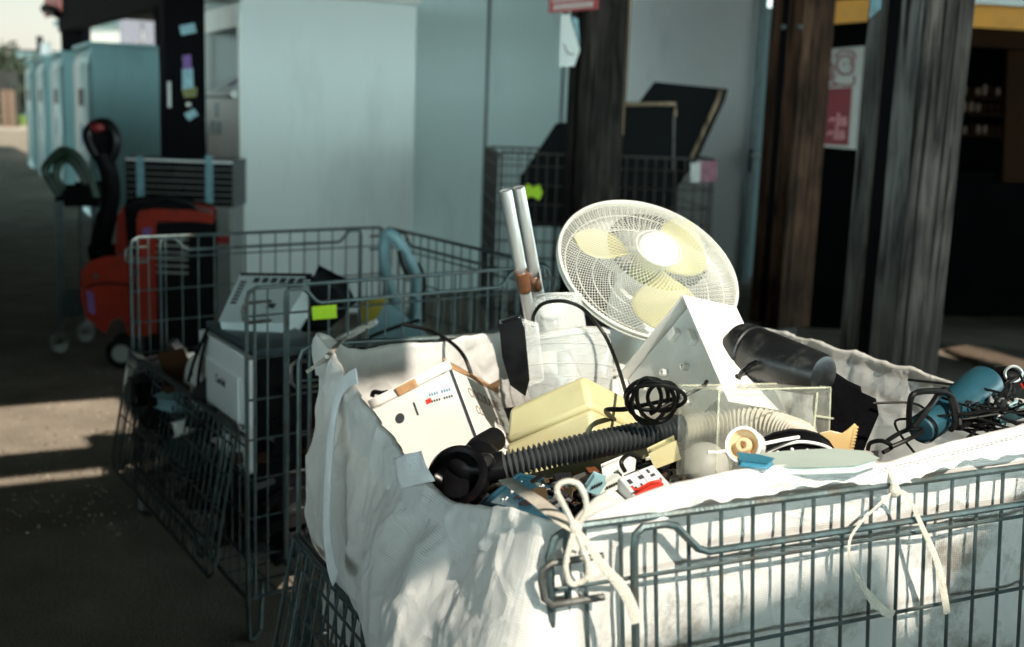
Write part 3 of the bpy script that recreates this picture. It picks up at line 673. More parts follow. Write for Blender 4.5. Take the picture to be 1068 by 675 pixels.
tie([k2p, pf(945,516), pf(953,530), pf(962,550), pf(972,572), pf(980,595), pf(984,615), pf(988,640)], [.0035+.0025*min(1, max(0, i-20)/25) for i in range(57)], 'tie_tape', side)
tie([k2p, pf(930,500,.006), pf(926,490,-.01)], .003)
kL = at_plane(341, 372, fL-fd*.01, nL)
tie([kL, P(330,381,fL.y-.03), P(320,388,fL.y-.03)], .004); tie([kL, P(356,356,fL.y+.02), P(372,346,fL.y+.05), P(391,337,fL.y+.06)], .006, 'tie_tape', Z)

# ------------------------------------------------------------------ scrap fill (uncountable bits)
def heap(corners, z0, z1, n, smin, smax, name, label, m, seed, shape=None):
    r = random.Random(seed); b = MB(); a, b2, c, d = corners
    for i in range(n):
        s, t = r.random(), r.random()
        p = a*(1-s)*(1-t)+b2*s*(1-t)+c*s*t+d*(1-s)*t
        z = r.uniform(z0, z1) if shape is None else r.uniform(z0, shape(s, t))
        x, y, h = [r.uniform(smin, smax)*k for k in (1.5, .9, .35)]
        rot = Matrix.Rotation(r.uniform(0, 6.28), 3, 'Z') @ Matrix.Rotation(r.gauss(0, .5), 3, 'X') @ Matrix.Rotation(r.gauss(0, .5), 3, 'Y')
        A, B_, C_ = rot @ Vector((x,0,0)), rot @ Vector((0,y,0)), rot @ Vector((0,0,h))
        b.hexa(Vector((p.x, p.y, z))-(A+B_+C_)/2, A, B_, C_)
    o = b.build(name, m, None, smooth=False, bev=.0015); return tag(o, label, 'scrap', kind='stuff')
ins = lambda p, k: p.lerp(cenf + Z*p.z, k)
heap([ins(x, .13) for x in (fC, fR, fB, fL)], .68, .885, 900, .02, .085, 'electronic_scrap', 'jumble of dark broken electronic bits filling the white sack', 'scrap', 3)
midc = (mC+mR+mB+mL)/4
heap([x.lerp(midc, .08) for x in (mC, mR, mB, mL)], .20, .62, 700, .03, .14, 'mixed_scrap', 'dark mixed scrap filling the lower half of the middle cage', 'scrap_dark', 5)

heap([at_z(u, v, .97) for u, v in ((515,545),(690,512),(705,478),(560,505))], .925, .985, 230, .006, .026, 'circuit_bits', 'small broken circuit bits heaped behind the tied bow', 'scrap', 8)
heap([at_z(u, v, .98) for u, v in ((690,512),(900,480),(890,440),(705,470))], .91, .975, 200, .006, .03, 'plastic_bits', 'small dark plastic bits under the clear bin', 'scrap', 12)
g = MB()
for i in range(700):
    p = at_z(rnd.uniform(-60, 150), rnd.uniform(385, 560), .004); r_ = rnd.uniform(.002, .007)
    g.ball(p, r_, r_*rnd.uniform(.6,1), r_*.7, 6, 4)
tag(g.build('gravel', island_mat('grit', [(.30,.26,.21),(.18,.15,.12),(.40,.36,.30),(.10,.09,.08)], .9), smooth=False), 'loose grit on the asphalt beside the middle cage', 'gravel', kind='stuff')
# ================================================================== things in the sack
# ---- white carton
o, A, B, C = tri(472, 385, 2.22, (-76, 39), (30, 80), (52, 28))
B *= 1.45; A *= 1.12
bx = thing('carton', o+B, 'white cardboard carton with open flaps and handwriting, beside the cream appliance', 'carton')
th = .003
nA, nC, nB = A.normalized(), C.normalized(), B.normalized()
b = MB(); b.hexa(o, A, B, nC*th); b.hexa(o+C-nC*th, A, B, nC*th); b.build('side_panel', 'card_white', bx, bev=.002)
b = MB(); b.hexa(o+nC*th, nA*th, B, C-2*nC*th); b.hexa(o+A-nA*th+nC*th, nA*th, B, C-2*nC*th); b.build('end_panel', 'card_white', bx, bev=.001)
MB().hexa(o+B, A, nB*th, C).build('bottom', 'card_brown', bx)
up = -nB
def flap(p, e, d, m, name, amp=.004):
    mm = MB(); sheet(mm, [p, p+e, p+e+d, p+d], 8, 6, amp, 12, p.x); return mm.build(name, m, bx, solid=.003)
flap(o+up*.002, A, up*.018-nC*.004, 'card_white', 'flap')
flap(o+C, A*.97, up*.045+nC*.05, 'card_brown', 'flap')
flap(o+up*.002, C, up*.028+nA*.012, 'card_brown', 'flap')
flap(o+A*.42, A*.25, up*.016-nC*.008, 'card_brown', 'flap')
# print: dark edge, logo, barcode, hand hole, slot
fN = -nC; p0 = o - nC*.0008
def onA(a, bb): return o + A*a + B*bb - nC*.0009
b = MB(); b.hexa(o + nA*.001 - nC*.0012, nA*.006, B*.98, nC*.0006); b.build('edge_print', 'ink', bx)
b = MB(); b.hexa(onA(.40,.13), -nA*.012, nB*.010, nC*.0004); b.build('red_logo', 'ink_red', bx)
for r_ in range(2):
    b = MB()
    for i in range(9):
        if i == 4: continue
        b.hexa(onA(.34-i*.028, .095+.022*i*.2+r_*.06), -nA*.0030, nB*(.006 if r_ == 0 else .005), nC*.0004)
    b.build('print', 'ink_blue' if r_ == 0 else 'ink', bx)
b = MB(); b.lathe([(.0, .0006), (.010, .0006), (.010, 0)], onA(.73, .17), -nC, 20); b.build('hand_hole', 'ink', bx)
MB().hexa(onA(.54,.10), -nA*.004+nB*.001, nB*.028, nC*.0004).build('slot', 'ink', bx)
MB().hexa(onA(.97,.10), -nA*.001, nB*.03, nC*.0004).build('cut_line', 'ink_soft', bx)
xd = nC; yd = -nB
def onC(c, bb): return o + C*c + B*bb - nA*.0009
for s_, c, bb, sz, mm_ in (("CIRCULAIRE", .17, .20, .030, 'ink_soft'), ("CC", .20, .345, .026, 'ink_soft'), ("CCV", .64, .36, .022, 'ink_soft'), ("5", .74, .56, .052, 'ink')):
    text('handwriting', s_, onC(c, bb), xd, yd, sz, mm_, bx, shear=.15)
b = MB()
for i in range(6): b.hexa(onC(.55, .47+i*.022), nC*.022, nB*.0035, nA*.0004)
b.build('barcode', 'ink', bx)

# ---- cream appliance body
o, A, B, C = tri(608, 388, 1.98, (-86, 38), (9, 60), (50, 26))
ca = thing('cream_appliance', o+B*1.3, 'yellowed cream plastic appliance housing lying over the ribbed black hose', 'appliance')
nA, nB, nC = A.normalized(), B.normalized(), C.normalized()
CL = C*1.1
def inset_hexa(o, A, B, C, tA, tC, bot):
    v = [o, o+A, o+A+C, o+C]; c_ = o+A*.5+C*.5
    lo = [c_ + (p-c_)*bot + B for p in v]
    mm = MB(); mm.v = v+lo; mm.f = [(0,1,2,3), (7,6,5,4), (0,4,5,1), (1,5,6,2), (2,6,7,3), (3,7,4,0)]
    return mm
up_ = inset_hexa(o+A*.02+CL*.05, A*.96, B*.62, CL*.9, 0, 0, 1.12)
up_.build('upper_shell', 'cream', ca, bev=.011)
lo_ = inset_hexa(o+B*.635-A*.04-CL*.02, A*1.08, B*.75, CL*1.06, 0, 0, .88)
lo_.build('lower_shell', 'cream', ca, bev=.009)
cab = MB(); cab.tube(catmull([o+B*.6+CL*.5, P(632,428,1.88), P(650,427,1.84), P(665,424,1.83)], 8), .0042, 8)
cab.build('plug_lead', 'rubber', ca)

# ---- juicer jug
jb = P(596, 408, 2.25); ja = (P(580, 300, 2.32)-jb).normalized()
k = pxscale(jb)
ju = thing('juicer_jug', jb-ja*.06, 'clear plastic juicer jug with black handle standing among the waste', 'jug')
b = MB(); b.lathe([(.050,-.10),(.062,-.09),(.078,-.02),(.088,.04),(.091,.085),(.088,.098),(.080,.103),(.055,.112)], jb, ja, 56); b.build('body', 'clear_jug', ju, solid=.0025)
b = MB(); b.lathe([(.088,.096),(.093,.099),(.093,.106),(.086,.112)], jb, ja, 56); b.build('rim_ring', 'clear_jug', ju, solid=.002)
b = MB(); b.lathe([(.055,.110),(.047,.118),(.046,.175),(.049,.182),(.049,.188),(.044,.190)], jb, ja, 44); b.build('neck', 'clear_jug', ju, solid=.0022)
b = MB()
for a in range(8):
    t = a/8*6.283; r_ = (_r*math.cos(t) + ja.cross(_r).normalized()*math.sin(t))
    b.tube([jb+ja*.116+r_*.047, jb+ja*.172+r_*.0468], .0018, 5)
b.build('neck_ribs', 'clear_jug', ju)
for rr_, hh_ in ((.0835, .02), (.0885, .045), (.0915, .084)):
    MB().tube([jb+ja*hh_+(_r*math.cos(i/56*6.2832)+ja.cross(_r).normalized()*math.sin(i/56*6.2832))*rr_ for i in range(56)], .0011, 5, closed=True).build('ring', 'jug_ring', ju)
MB().tube([jb+ja*.189+(_r*math.cos(i/44*6.2832)+ja.cross(_r).normalized()*math.sin(i/44*6.2832))*.0475 for i in range(44)], .0022, 6, closed=True).build('neck_rim', 'jug_ring', ju)
b = MB(); b.lathe([(.0001,.0),(.03,.002),(.034,.03),(.022,.06),(.018,.10),(.0001,.102)], jb-ja*.02, ja, 28); b.build('inner_cone', 'jug_ring', ju)
b = MB(); hp = pxpoly([(524,341),(541,336),(544,344),(549,396),(546,408),(535,400),(527,372)], 2.16); b.prism(hp, Vector((.0,.045,0))); b.build('handle', 'blackg', ju, bev=.006)
b = MB(); hp = pxpoly([(545,337),(560,341),(566,396),(553,401)], 2.18); b.prism(hp, Vector((0,.03,0))); b.build('handle_bracket', 'clear_jug', ju, bev=.003)
tag(MB().tube(catmull([P(556,340,2.24), P(557,328,2.20), P(566,317,2.18), P(585,314,2.17), P(603,319,2.17), P(617,331,2.18), P(632,352,2.17), P(643,378,2.12), P(650,400,2.03), P(655,415,1.95), P(664,425,1.88)], 10), .0036, 8).build('jug_cable', 'rubber', base=jb), 'thin black cable looped over the neck of the clear jug', 'cable')
tag(MB().tube(catmull([P(420,338,2.62), P(448,345,2.60), P(470,357,2.50), P(484,372,2.44), P(492,392,2.42)], 10), .0042, 8).build('lead', 'rubber', base=P(448,345,2.6)), 'black lead hanging over the back rim into the sack', 'cable')

# ---- taped steel tubes
tp = thing('vacuum_tubes', P(552, 340, 2.5), 'two bright steel vacuum tubes bound with brown tape, standing upright', 'tubes')
k = pxscale(P(540, 260, 2.5))
for (u0, v0, Y0, u1, v1, Y1) in ((527.5,200,2.42,557,352,2.5), (541,197,2.47,566,330,2.55)):
    a, c = P(u0, v0, Y0), P(u1, v1, Y1); d = (c-a).normalized(); ln_ = (c-a).length
    b = MB(); b.lathe([(.0105, .01), (.0105, -.003), (.0128, -.003), (.0132, .0), (.0132, ln_)], a, d, 28); b.build('tube', 'chrome', tp)
    b = MB(); b.lathe([(.0105, .0005), (.0001, .0005)], a, d, 20); b.build('bore', 'black', tp)
a = P(538.5, 288, 2.45); c = P(545, 304, 2.46); d = (P(545,285,2.46)-P(541,265,2.44)).normalized()
b = MB(); b.lathe([(.0136, -.026), (.0139, -.02), (.0138, .02), (.0136, .026)], P(545.5,293,2.458), d, 28); b.build('tape', 'brown_tape', tp, solid=.0006)
b = MB(); b.lathe([(.0136, -.018), (.0139, .018)], P(557.5,294,2.508), d, 28); b.build('tape', 'brown_tape', tp, solid=.0006)

# ---- fan
fc = P(677, 279, 2.44); fw = (fc-CAM).normalized(); rt = (_r-fw*_r.dot(fw)).normalized(); upv = rt.cross(fw)
th_ = R(26); md = rt*math.cos(th_) - upv*math.sin(th_); mn = rt*math.sin(th_) + upv*math.cos(th_)
fn = (-fw*.66 + mn*.75).normalized(); fmn = fn.cross(md).normalized()
FR = 97.5*pxscale(fc)
def fp(r, a, h): return fc + (md*math.cos(a) + fmn*math.sin(a))*r*FR + fn*h
fan = thing('desk_fan', fc-Vector((0,0,.2)), 'white desk fan with pale yellow blades and wire guard, tipped back on the heap', 'fan')
b = MB(); b.tube([fp(1.0, i/96*6.2832, 0) for i in range(96)], .0034, 8, closed=True)
b.tube([fp(1.004, i/96*6.2832, -.010) for i in range(96)], .0034, 8, closed=True); b.build('guard_rim', 'guard', fan)
def dome(r, hh): return hh*(1-r**2.6)*1.0
b = MB(); NW = 136
for s_ in (1, -1):
    for i in range(NW):
        a0 = i/NW*6.2832
        b.tube([fp(r_, a0 + s_*1.5*(1-r_), dome(r_, .062)) for r_ in [1-(.78 if i % 2 else .45)*j/13 for j in range(14)]], .0005, 4)
b.build('front_guard', 'guard', fan)
b = MB()
for r_ in (.2, .25): b.tube([fp(r_, i/64*6.2832, dome(r_, .062)) for i in range(64)], .0014, 6, closed=True)
b.build('guard_ring', 'guard', fan)
b = MB()
for i in range(40):
    a0 = i/80*6.2832; b.tube([fp(r_, a0, -.012-dome(r_, .05)) for r_ in (1, .96, .88, .7, .5, .3, .2)], .0008, 4)
for r_ in (.35, .55, .75, .9): b.tube([fp(r_, i/64*6.2832, -.012-dome(r_, .05)) for i in range(64)], .0011, 5, closed=True)
b.build('rear_guard', 'guard', fan)
b = MB(); b.lathe([(.0001, .022), (.018, .0205), (.032, .016), (.041, .008), (.044, 0), (.043, -.006)], fc+fn*.056, fn, 40); b.build('hub_cap', 'whiteg', fan)
b = MB()
for i in range(7): b.hexa(fc+fn*.0782-md*(.013-.0038*i), md*.0026, fmn*.0032, fn*.0006)
b.build('print', 'ink_soft', fan)
b = MB(); b.lathe([(.0001, .03), (.026, .028), (.034, .02), (.036, -.02)], fc, fn, 32); b.build('blade_hub', 'blade', fan)
for a0 in (R(178), R(298), R(58)):
    b = MB(); vsb = []; n1, n2 = 14, 12
    for i in range(n1+1):
        r_ = .17 + .70*i/n1
        wd = .95*math.sin(math.pi*min(1, (i+1.2)/(n1+1.6)))**.55
        for j in range(n2+1):
            t = j/n2-.5; vsb.append(fp(r_, a0 + t*wd*1.25 + .25*(r_-.2), .008+.05*t*(1.05-.5*r_)))
    b.add(vsb, [(i*(n2+1)+j, (i+1)*(n2+1)+j, (i+1)*(n2+1)+j+1, i*(n2+1)+j+1) for i in range(n1) for j in range(n2)])
    b.build('blade', 'blade', fan, solid=.002)
b = MB(); b.lathe([(.0001, -.17), (.03, -.168), (.045, -.15), (.05, -.10), (.05, -.06), (.044, -.055)], fc, fn, 32); b.build('motor_housing', 'white', fan)
st0 = fc - fn*.11; b = MB()
b.tube(catmull([st0, P(668,345,2.52), P(655,372,2.47), P(648,402,2.42), P(646,440,2.38)], 8), [.030]*10+[.030+.0009*i for i in range(23)], 20); b.build('stem', 'white', fan)

# ---- white tray-like housing
o, A, B, C = tri(712, 307, 2.09, (-64, 80), (41, 95), (60, 14))
A *= 1.15; B *= 1.08
wh = thing('appliance_cover', o+B, 'hollow white plastic appliance cover propped like a tent below the fan', 'cover')
nA, nB, nC = A.normalized(), B.normalized(), C.normalized(); tk = .0035; dp = C*.95
cov = MB()
cov.hexa(o+nA*tk+nB*tk+dp-nC*tk, A-nA*2*tk, B-nB*2*tk, nC*tk)          # back of the hollow
cov.build('back', 'whiteshell', wh)
b = MB(); b.hexa(o+nB*0, nA*tk, B, dp); b.build('side_panel', 'white', wh, bev=.0012)
b = MB(); b.hexa(o+nA*tk, A-nA*tk, nB*tk, dp); b.build('side_panel', 'whiteshell', wh, bev=.0012)
b = MB(); b.hexa(o+A-nA*tk+nB*tk, nA*tk, B-nB*tk, dp); b.build('side_panel', 'whiteshell', wh, bev=.0012)
b = MB()
inn = o + dp*.45
b.hexa(o+A*.03+B*.03+dp*.18, A*.94, B*.80, nC*tk); b.build('inner_panel', 'whiteshell', wh, bev=.001)
b = MB()
for a_, b_, w_, h_ in ((.25,.10,.10,.06), (.12,.22,.06,.12), (.68,.50,.14,.05), (.40,.58,.05,.12)):
    MB().hexa(o+A*a_+B*b_+dp*.06, A*w_, B*h_, dp*.12).build('rib', 'whiteshell', wh, bev=.002)
b = MB()
for a_, b_ in ((.55,.30), (.33,.42), (.8,.25)): b = MB(); b.lathe([(.007, 0), (.007, .012), (.004, .012), (.004, 0)], o+A*a_+B*b_+dp*.18, -nC, 16).build('screw_boss', 'whiteshell', wh)

# ---- black canister
a, c = P(770, 367, 2.06), P(852, 390, 1.92); d = (c-a).normalized(); ln_ = (c-a).length
cn = thing('black_canister', a.lerp(c, .5)-Z*.06, 'dusty black tapered plastic canister lying behind the clear bin', 'canister')
b = MB(); b.lathe([(.044,.0),(.052,.003),(.0535,.008),(.0535,.034),(.0505,.036),(.0505,.04),(.052,.043),(.037,ln_+.006),(.033,ln_+.014),(.025,ln_+.016),(.0001,ln_+.016)], a, d, 56); b.build('body', 'dusty', cn)
b = MB(); b.lathe([(.046, .001), (.044, .02), (.0001, .02)], a, d, 40); b.build('inside', 'card_brown', cn)
b = MB(); b.tube(catmull([P(770,396,1.97), P(774,388,1.955), P(783,381,1.955), P(789,378,1.96)], 6), .0045, 8); b.build('latch', 'blackg', cn)

# ---- clear bin
o, A, B, C = tri(750, 407, 1.74, (-43, -5), (-4, 88), (124, -3))
B *= 1.1
cb = thing('clear_bin', o+B, 'clear scratched plastic bin standing on edge in front of the hose', 'bin')
nA, nB, nC = A.normalized(), B.normalized(), C.normalized(); tk = .0022
b = MB(); b.hexa(o, nA*tk, B, C); b.build('front_wall', 'clear', cb, bev=.001)
b = MB(); b.hexa(o+A-nA*tk, nA*tk, B, C); b.build('back_wall', 'clear', cb, bev=.001)
b = MB(); b.hexa(o+nA*tk, A-2*nA*tk, B, nC*tk); b.build('end_wall', 'clear', cb, bev=.001)
b = MB(); b.hexa(o+C-nC*tk+nA*tk, A-2*nA*tk, B, nC*tk); b.build('end_wall', 'clear', cb, bev=.001)
b = MB(); b.hexa(o+nA*tk+nC*tk, A-2*nA*tk, nB*tk, C-2*nC*tk); b.build('top_wall', 'clear', cb)
M['clear_edge'] = clear_mat('clear_plastic_edge', (.66,.68,.52), .38, .1)
b = MB()
for p, q_ in ((o, B), (o+C, B), (o, C), (o, A), (o+C, A), (o+A, C)): b.tube([p, p+q_], .0016, 6)
b.build('moulded_edge', 'clear_edge', cb)
b = MB(); b.tube([o+C*.85+B*.32-nA*.003, o+C*1.02+B*.36-nA*.003], .002, 6); b.tube([o+C*.86+B*.05-nA*.003, o+C*.82+B*.9-nA*.003], .0018, 6); b.build('rail', 'clear_edge', cb)

# ---- ribbed hose and vacuum head
def ribbed(pts, r, pitch, n=24, rib=.2):
    ps = catmull(pts, 40); L = [0]
    for i in range(1, len(ps)): L.append(L[-1]+(ps[i]-ps[i-1]).length)
    N = int(L[-1]/(pitch/6)); out = []; j = 0
    for i in range(N+1):
        d = L[-1]*i/N
        while j < len(L)-2 and L[j+1] < d: j += 1
        t = (d-L[j])/max(1e-9, L[j+1]-L[j]); out.append(ps[j].lerp(ps[j+1], min(1, t)))
    return out, [r*(1+rib*math.cos(2*math.pi*i/6)) for i in range(N+1)]
hs = thing('vacuum_hose', P(600, 470, 1.8), 'ribbed black vacuum hose curving across the front of the sack', 'hose')
hp, hr = ribbed([P(516,488,1.80), P(545,481,1.80), P(580,473,1.81), P(620,464,1.83), P(660,456,1.86), P(705,447,1.90), P(712,446,1.905)], .0195, .0086)
MB().tube(hp, hr, 24).build('hose', 'hose', hs, angle=80)
hp, hr = ribbed([P(708,449,1.905), P(735,444,1.925), P(765,440,1.93), P(795,440,1.91), P(820,447,1.88), P(838,456,1.84), P(846,474,1.80)], .0195, .0086)
MB().tube(hp, hr, 24).build('hose_end', 'hose_grey', hs, angle=80)
b = MB(); b.tube(catmull([P(526,486,1.80), P(505,489,1.80), P(490,487,1.80), P(478,478,1.81)], 8), [.0245]*9+[.026]*8+[.027]*8, 24); b.build('elbow', 'black', hs)
hd = thing('vacuum_nozzle', P(478, 505, 1.78), 'round black vacuum cleaner end piece lying below the white carton', 'nozzle')
cc = P(479, 498, 1.76); nn = (CAM-cc).normalized()*.75 + Vector((-.25,0,.25)); nn.normalize()
b = MB(); b.lathe([(.042, -.03), (.048, 0), (.049, .012), (.044, .018), (.037, .016), (.035, .004), (.034, -.02), (.0001, -.022)], cc, nn, 48); b.build('ring', 'blackg', hd)
b = MB(); b.tube(catmull([P(500,500,1.80), P(508,478,1.83), P(498,470,1.86), P(516,458,1.92)], 8), .021, 18); b.build('connector', 'blackm', hd)
b = MB(); b.lathe([(.0001,.012),(.011,.011),(.0135,.006),(.0135,0)], P(508,482,1.775), nn, 24); b.build('button', 'dusty', hd)

# ---- cable coil
ck = []
cc = P(690, 418, 1.80); r2 = random.Random(11)
for i in range(150):
    t = i/150*6.2832*5.2; s_ = i/150
    ck.append(P(682+16*s_*math.sin(t*.3+1)+ (29+5*math.sin(t*.37))*math.cos(t)*(.75+.25*math.sin(t*.21)), 416+3*math.sin(t*.5) + (19+5*math.cos(t*.43))*math.sin(t), 1.79+.02*math.cos(t*.5)+.03*math.sin(t)))
ck = [P(664,424,1.84)] + ck + [P(735,402,1.84), P(737,398,1.86)]
tag(MB().tube(ck, .0034, 8).build('cable_coil', 'rubber', base=cc), 'loose coil of black cable in front of the white cover', 'cable')

# ---- white spool
a = P(775, 464, 1.615); d = ((CAM-a).normalized()*.9 + Vector((-.35,0,.1))).normalized(); k = pxscale(a)
sp = thing('white_spool', a-Z*.03, 'small white round cap with cream inside and a centre hole', 'cap')
b = MB(); b.lathe([(18*k, -.028), (19*k, -.004), (20*k, 0), (19*k, .002), (16.5*k, .001), (16*k, -.006)], a, d, 36); b.build('shell', 'whiteg', sp)
b = MB(); b.lathe([(16.2*k, -.004), (14*k, -.010), (8*k, -.012), (8*k, .0), (7*k, .002), (4.2*k, .002), (4*k, -.008), (.0001, -.008)], a, d, 32); b.build('inner_cup', 'inner_cream', sp)
MB().tube([P(757,470,1.61), P(748,472,1.605), P(738,471.5,1.60)], .0022, 8).build('arm', 'white', sp)
b = MB(); b.tube([P(796,463,1.62), P(815,459,1.64), P(833,456,1.66)], .0026, 8); b.build('arm', 'white', sp)
# ---- white globe behind the clear bin
gb = P(735, 486, 1.86)
tag(MB().ball(gb, 25*pxscale(gb), n=32, m=20).build('white_globe', 'globe', base=gb), 'smooth white plastic globe half hidden behind the clear bin corner', 'globe')
# ---- black rack with white edge
rk = thing('black_rack', P(820, 480, 1.68), 'curved black plastic rack with white edge and small white studs', 'rack')
edge = [(788,480),(800,472),(815,465),(832,461),(848,462),(862,466),(872,473),(878,482),(840,487)]
MB().prism(pxpoly(edge, 1.665), Vector((0,.05,.004))).build('body', 'blackm', rk, bev=.003)
MB().tube(catmull([P(u,v,1.66) for u, v in edge[:8]], 6), .0024, 8).build('edge_strip', 'white', rk)
b = MB()
for u, v in ((811,472),(826,469),(842,470)): b.ball(P(u,v,1.662), .003, n=10, m=6)
b.build('stud', 'white', rk)
# ---- orange comb
oc = thing('orange_scraper', P(870, 460, 1.74), 'orange plastic toothed scraper sticking up beside the clear bin', 'scraper')
MB().prism(pxpoly([(848,459),(856,453),(866,451),(878,454),(884,450),(891,444),(893,446),(888,466),(884,472),(862,474)], 1.74), Vector((.002,.006,.0))).build('plate', 'orange_p', oc, bev=.0015)
b = MB()
for i in range(8):
    u, v = 893-.7*i, 446+3.3*i; b.prism(pxpoly([(u-2, v-1), (u+2.6, v-.4), (u+2.4, v+.8), (u-2, v+1.4)], 1.739), Vector((.001,.007,0)))
b.build('tooth', 'orange_p', oc)
b = MB(); b.tube(catmull([P(u,v,1.742) for u, v in ((846,461),(852,455),(862,451.5),(874,452))], 6), .002, 6); b.build('rim', 'white', oc)
# ---- blue-green tray at the front rim
tr_ = thing('pale_green_lid', P(840, 488, 1.64), 'pale green plastic lid lying just inside the front rim', 'lid')
lidp = [at_z(u, v, 1.083) for u, v in ((778,484),(800,480),(835,477),(870,475.5),(900,478),(914,485),(890,492),(840,494),(800,493),(780,490))]
MB().prism(lidp, Z*.010).build('lid', mat('pale_green_plastic', (.44,.52,.48), .4, 0, .06, 10), tr_, bev=.004)
bl = MB().prism([at_z(u, v, 1.096) for u, v in ((770,478),(790,480),(806,484),(800,489),(772,486))], Z*.008); bl.build('blue_clip', 'blue', tr_, bev=.002)
# ---- mains adaptor block
o, A, B, C = tri(646, 498, 1.635, (40, -18), (14, 24), (-6, -12))
o, A, B, C = tri(664, 521, 1.60, (37, -15), (-19, -23), (-2, 12))
sa = thing('socket_block', o, 'pale grey multi socket adaptor block with dark slots', 'adaptor')
nA, nB = A.normalized(), B.normalized(); nn = nA.cross(nB).normalized()
if nn.dot(CAM-o) < 0: nn = -nn
dpt = -nn*.030
MB().hexa(o, A, B, dpt).build('body', mat('pale_grey_plastic', (.55,.60,.61), .4, 0, .05, 20), sa, bev=.003)
b = MB()
for a_, b_, w_, h_ in ((.12,.22,.10,.22),(.12,.60,.10,.18),(.34,.20,.05,.28),(.42,.62,.14,.14),(.62,.24,.10,.06),(.72,.55,.12,.10),(.72,.72,.06,.16),(.86,.3,.04,.1)):
    b.hexa(o+A*a_+B*b_+nn*.0004, A*w_, B*h_, nn*.0006)
b.build('socket_slot', 'ink', sa)
MB().hexa(o+A*.10+B*.10+nn*.0004, A*.05, B*.42, nn*.0008).build('switch', 'ink_red', sa)
b = MB(); b.hexa(o+A*.53+nn*.0002, A*.012, B, nn*.0005); b.build('joint', 'ink_soft', sa)
tag(MB().tube(catmull([P(652,492,1.64), P(648,482,1.64), P(656,474,1.66), P(668,478,1.70)], 8), .0034, 8).build('socket_lead', 'rubber', base=P(652,492,1.64)), 'short black lead coming out of the socket block', 'cable')
tag(MB().prism(pxpoly([(667,515),(680,508),(690,506),(690,510),(677,517)], 1.585), Vector((0,.018,0))).build('red_plug', 'red', base=P(680,512,1.585), bev=.003), 'small red plastic plug at the front rim of the sack', 'plug')
# ---- blue clear tray
bt = thing('blue_tray', P(550, 520, 1.66), 'blue tinted clear plastic tray lying below the black hose', 'tray')
q = [P(503,527,1.62), P(541,497,1.78), P(590,507,1.82), P(592,545,1.60)]
n_ = (q[1]-q[0]).cross(q[3]-q[0]).normalized(); n_ = n_ if n_.z > 0 else -n_
MB().prism(q, -n_*.028).build('tray', 'clear_blue', bt, bev=.006)
b = MB(); qq = [x + n_*.003 for x in q]; b.tube(qq, .0035, 8, closed=True); b.build('rim', 'clear_blue', bt)
r2 = random.Random(4); b = MB()
for i in range(16):
    s_, t_ = r2.random()*.8+.1, r2.random()*.8+.1; p = q[0]*(1-s_)*(1-t_)+q[1]*s_*(1-t_)+q[2]*s_*t_+q[3]*(1-s_)*t_
    b.ball(p+n_*.002, r2.uniform(.001,.003), n=8, m=5)
b.build('paint_fleck', 'white', bt)
# ---- bent white sheet and little circuit pieces near the tie
bs = MB(); sheet(bs, [P(590,545,1.55), P(640,508,1.66), P(664,523,1.62), P(612,560,1.50)], 14, 10, .012, 18, 5)
tag(bs.build('plastic_sheet', 'card_white', base=P(625,530,1.6), solid=.002), 'crumpled off-white plastic sheet behind the tied bow', 'sheet')
for i, (q, lab) in enumerate(((((611,512),(620,499),(632,504),(624,516)), 'teal edged circuit board scrap nearest the blue tray'), (((622,512),(645,497),(652,505),(630,518)), 'pale circuit board scrap between tray and socket block'), (((640,520),(656,511),(662,517),(647,527)), 'tiny white and black switch piece beside the socket block'))):
    cbd = thing('circuit_scrap', P(q[0][0], q[0][1], 1.62), lab, 'circuit board')
    MB().prism(pxpoly(q, 1.62+.02*i), Vector((0,.012,.006))).build('board', ('teal_grey', 'paper', 'white')[i], cbd, bev=.001)
    b = MB(); c_ = (sum(x[0] for x in q)/4, sum(x[1] for x in q)/4)
    for k2 in range(5):
        u, v = c_[0]+(k2-2)*2.4, c_[1]+(2-k2)*1.1; b.hexa(P(u, v, 1.616+.02*i), Vector((.0022,0,0)), Vector((0,.004,0)), Z*.003)
    b.build('component', 'black', cbd)
wp = MB().prism(pxpoly([(629,489),(656,478),(662,480),(661,490),(634,501),(630,497)], 1.76), Vector((0,.02,0)))
tag(wp.build('grey_bracket', 'white', base=P(645,490,1.76), bev=.002), 'flat off-white bracket piece under the black hose', 'bracket')
wp = MB().prism(pxpoly([(679,474),(704,462),(708,478),(684,487)], 1.80), Vector((0,.03,0)))
tag(wp.build('cream_offcut', 'cream', base=P(690,475,1.8), bev=.003), 'small cream plastic offcut between hose and clear bin', 'offcut')
# ---- lower cream rim under the hose
MBc = MB().prism(pxpoly([(556,497),(600,486),(640,473),(678,462),(690,466),(650,484),(600,499),(566,503)], 1.90), Vector((0,.05,0)))
tag(MBc.build('cream_trough', 'cream', base=P(620,485,1.9), bev=.006), 'yellowed cream trough under the ribbed hose', 'trough')
# ---- black cloth bag at right of clear bin
bcv = MB(); pts = [(872,402),(884,408),(896,416),(907,421),(909,432),(903,446),(897,460),(892,474),(876,474),(868,440)]
bcv.prism(pxpoly(pts, 1.93), Vector((0,.09,0)))
tag(bcv.build('black_pouch', 'shade_cloth', base=P(890,440,1.95), bev=.012), 'crumpled black cloth pouch to the right of the clear bin', 'pouch')
# ---- small black hook on the back wall
tag(MB().tube(catmull([P(388,414,2.40), P(390,409,2.40), P(398,410,2.39), P(404,409,2.38)], 5), .005, 8).build('black_hook', 'blackm', base=P(396,411,2.4)), 'small black plastic hook poking out beside the carton', 'hook')

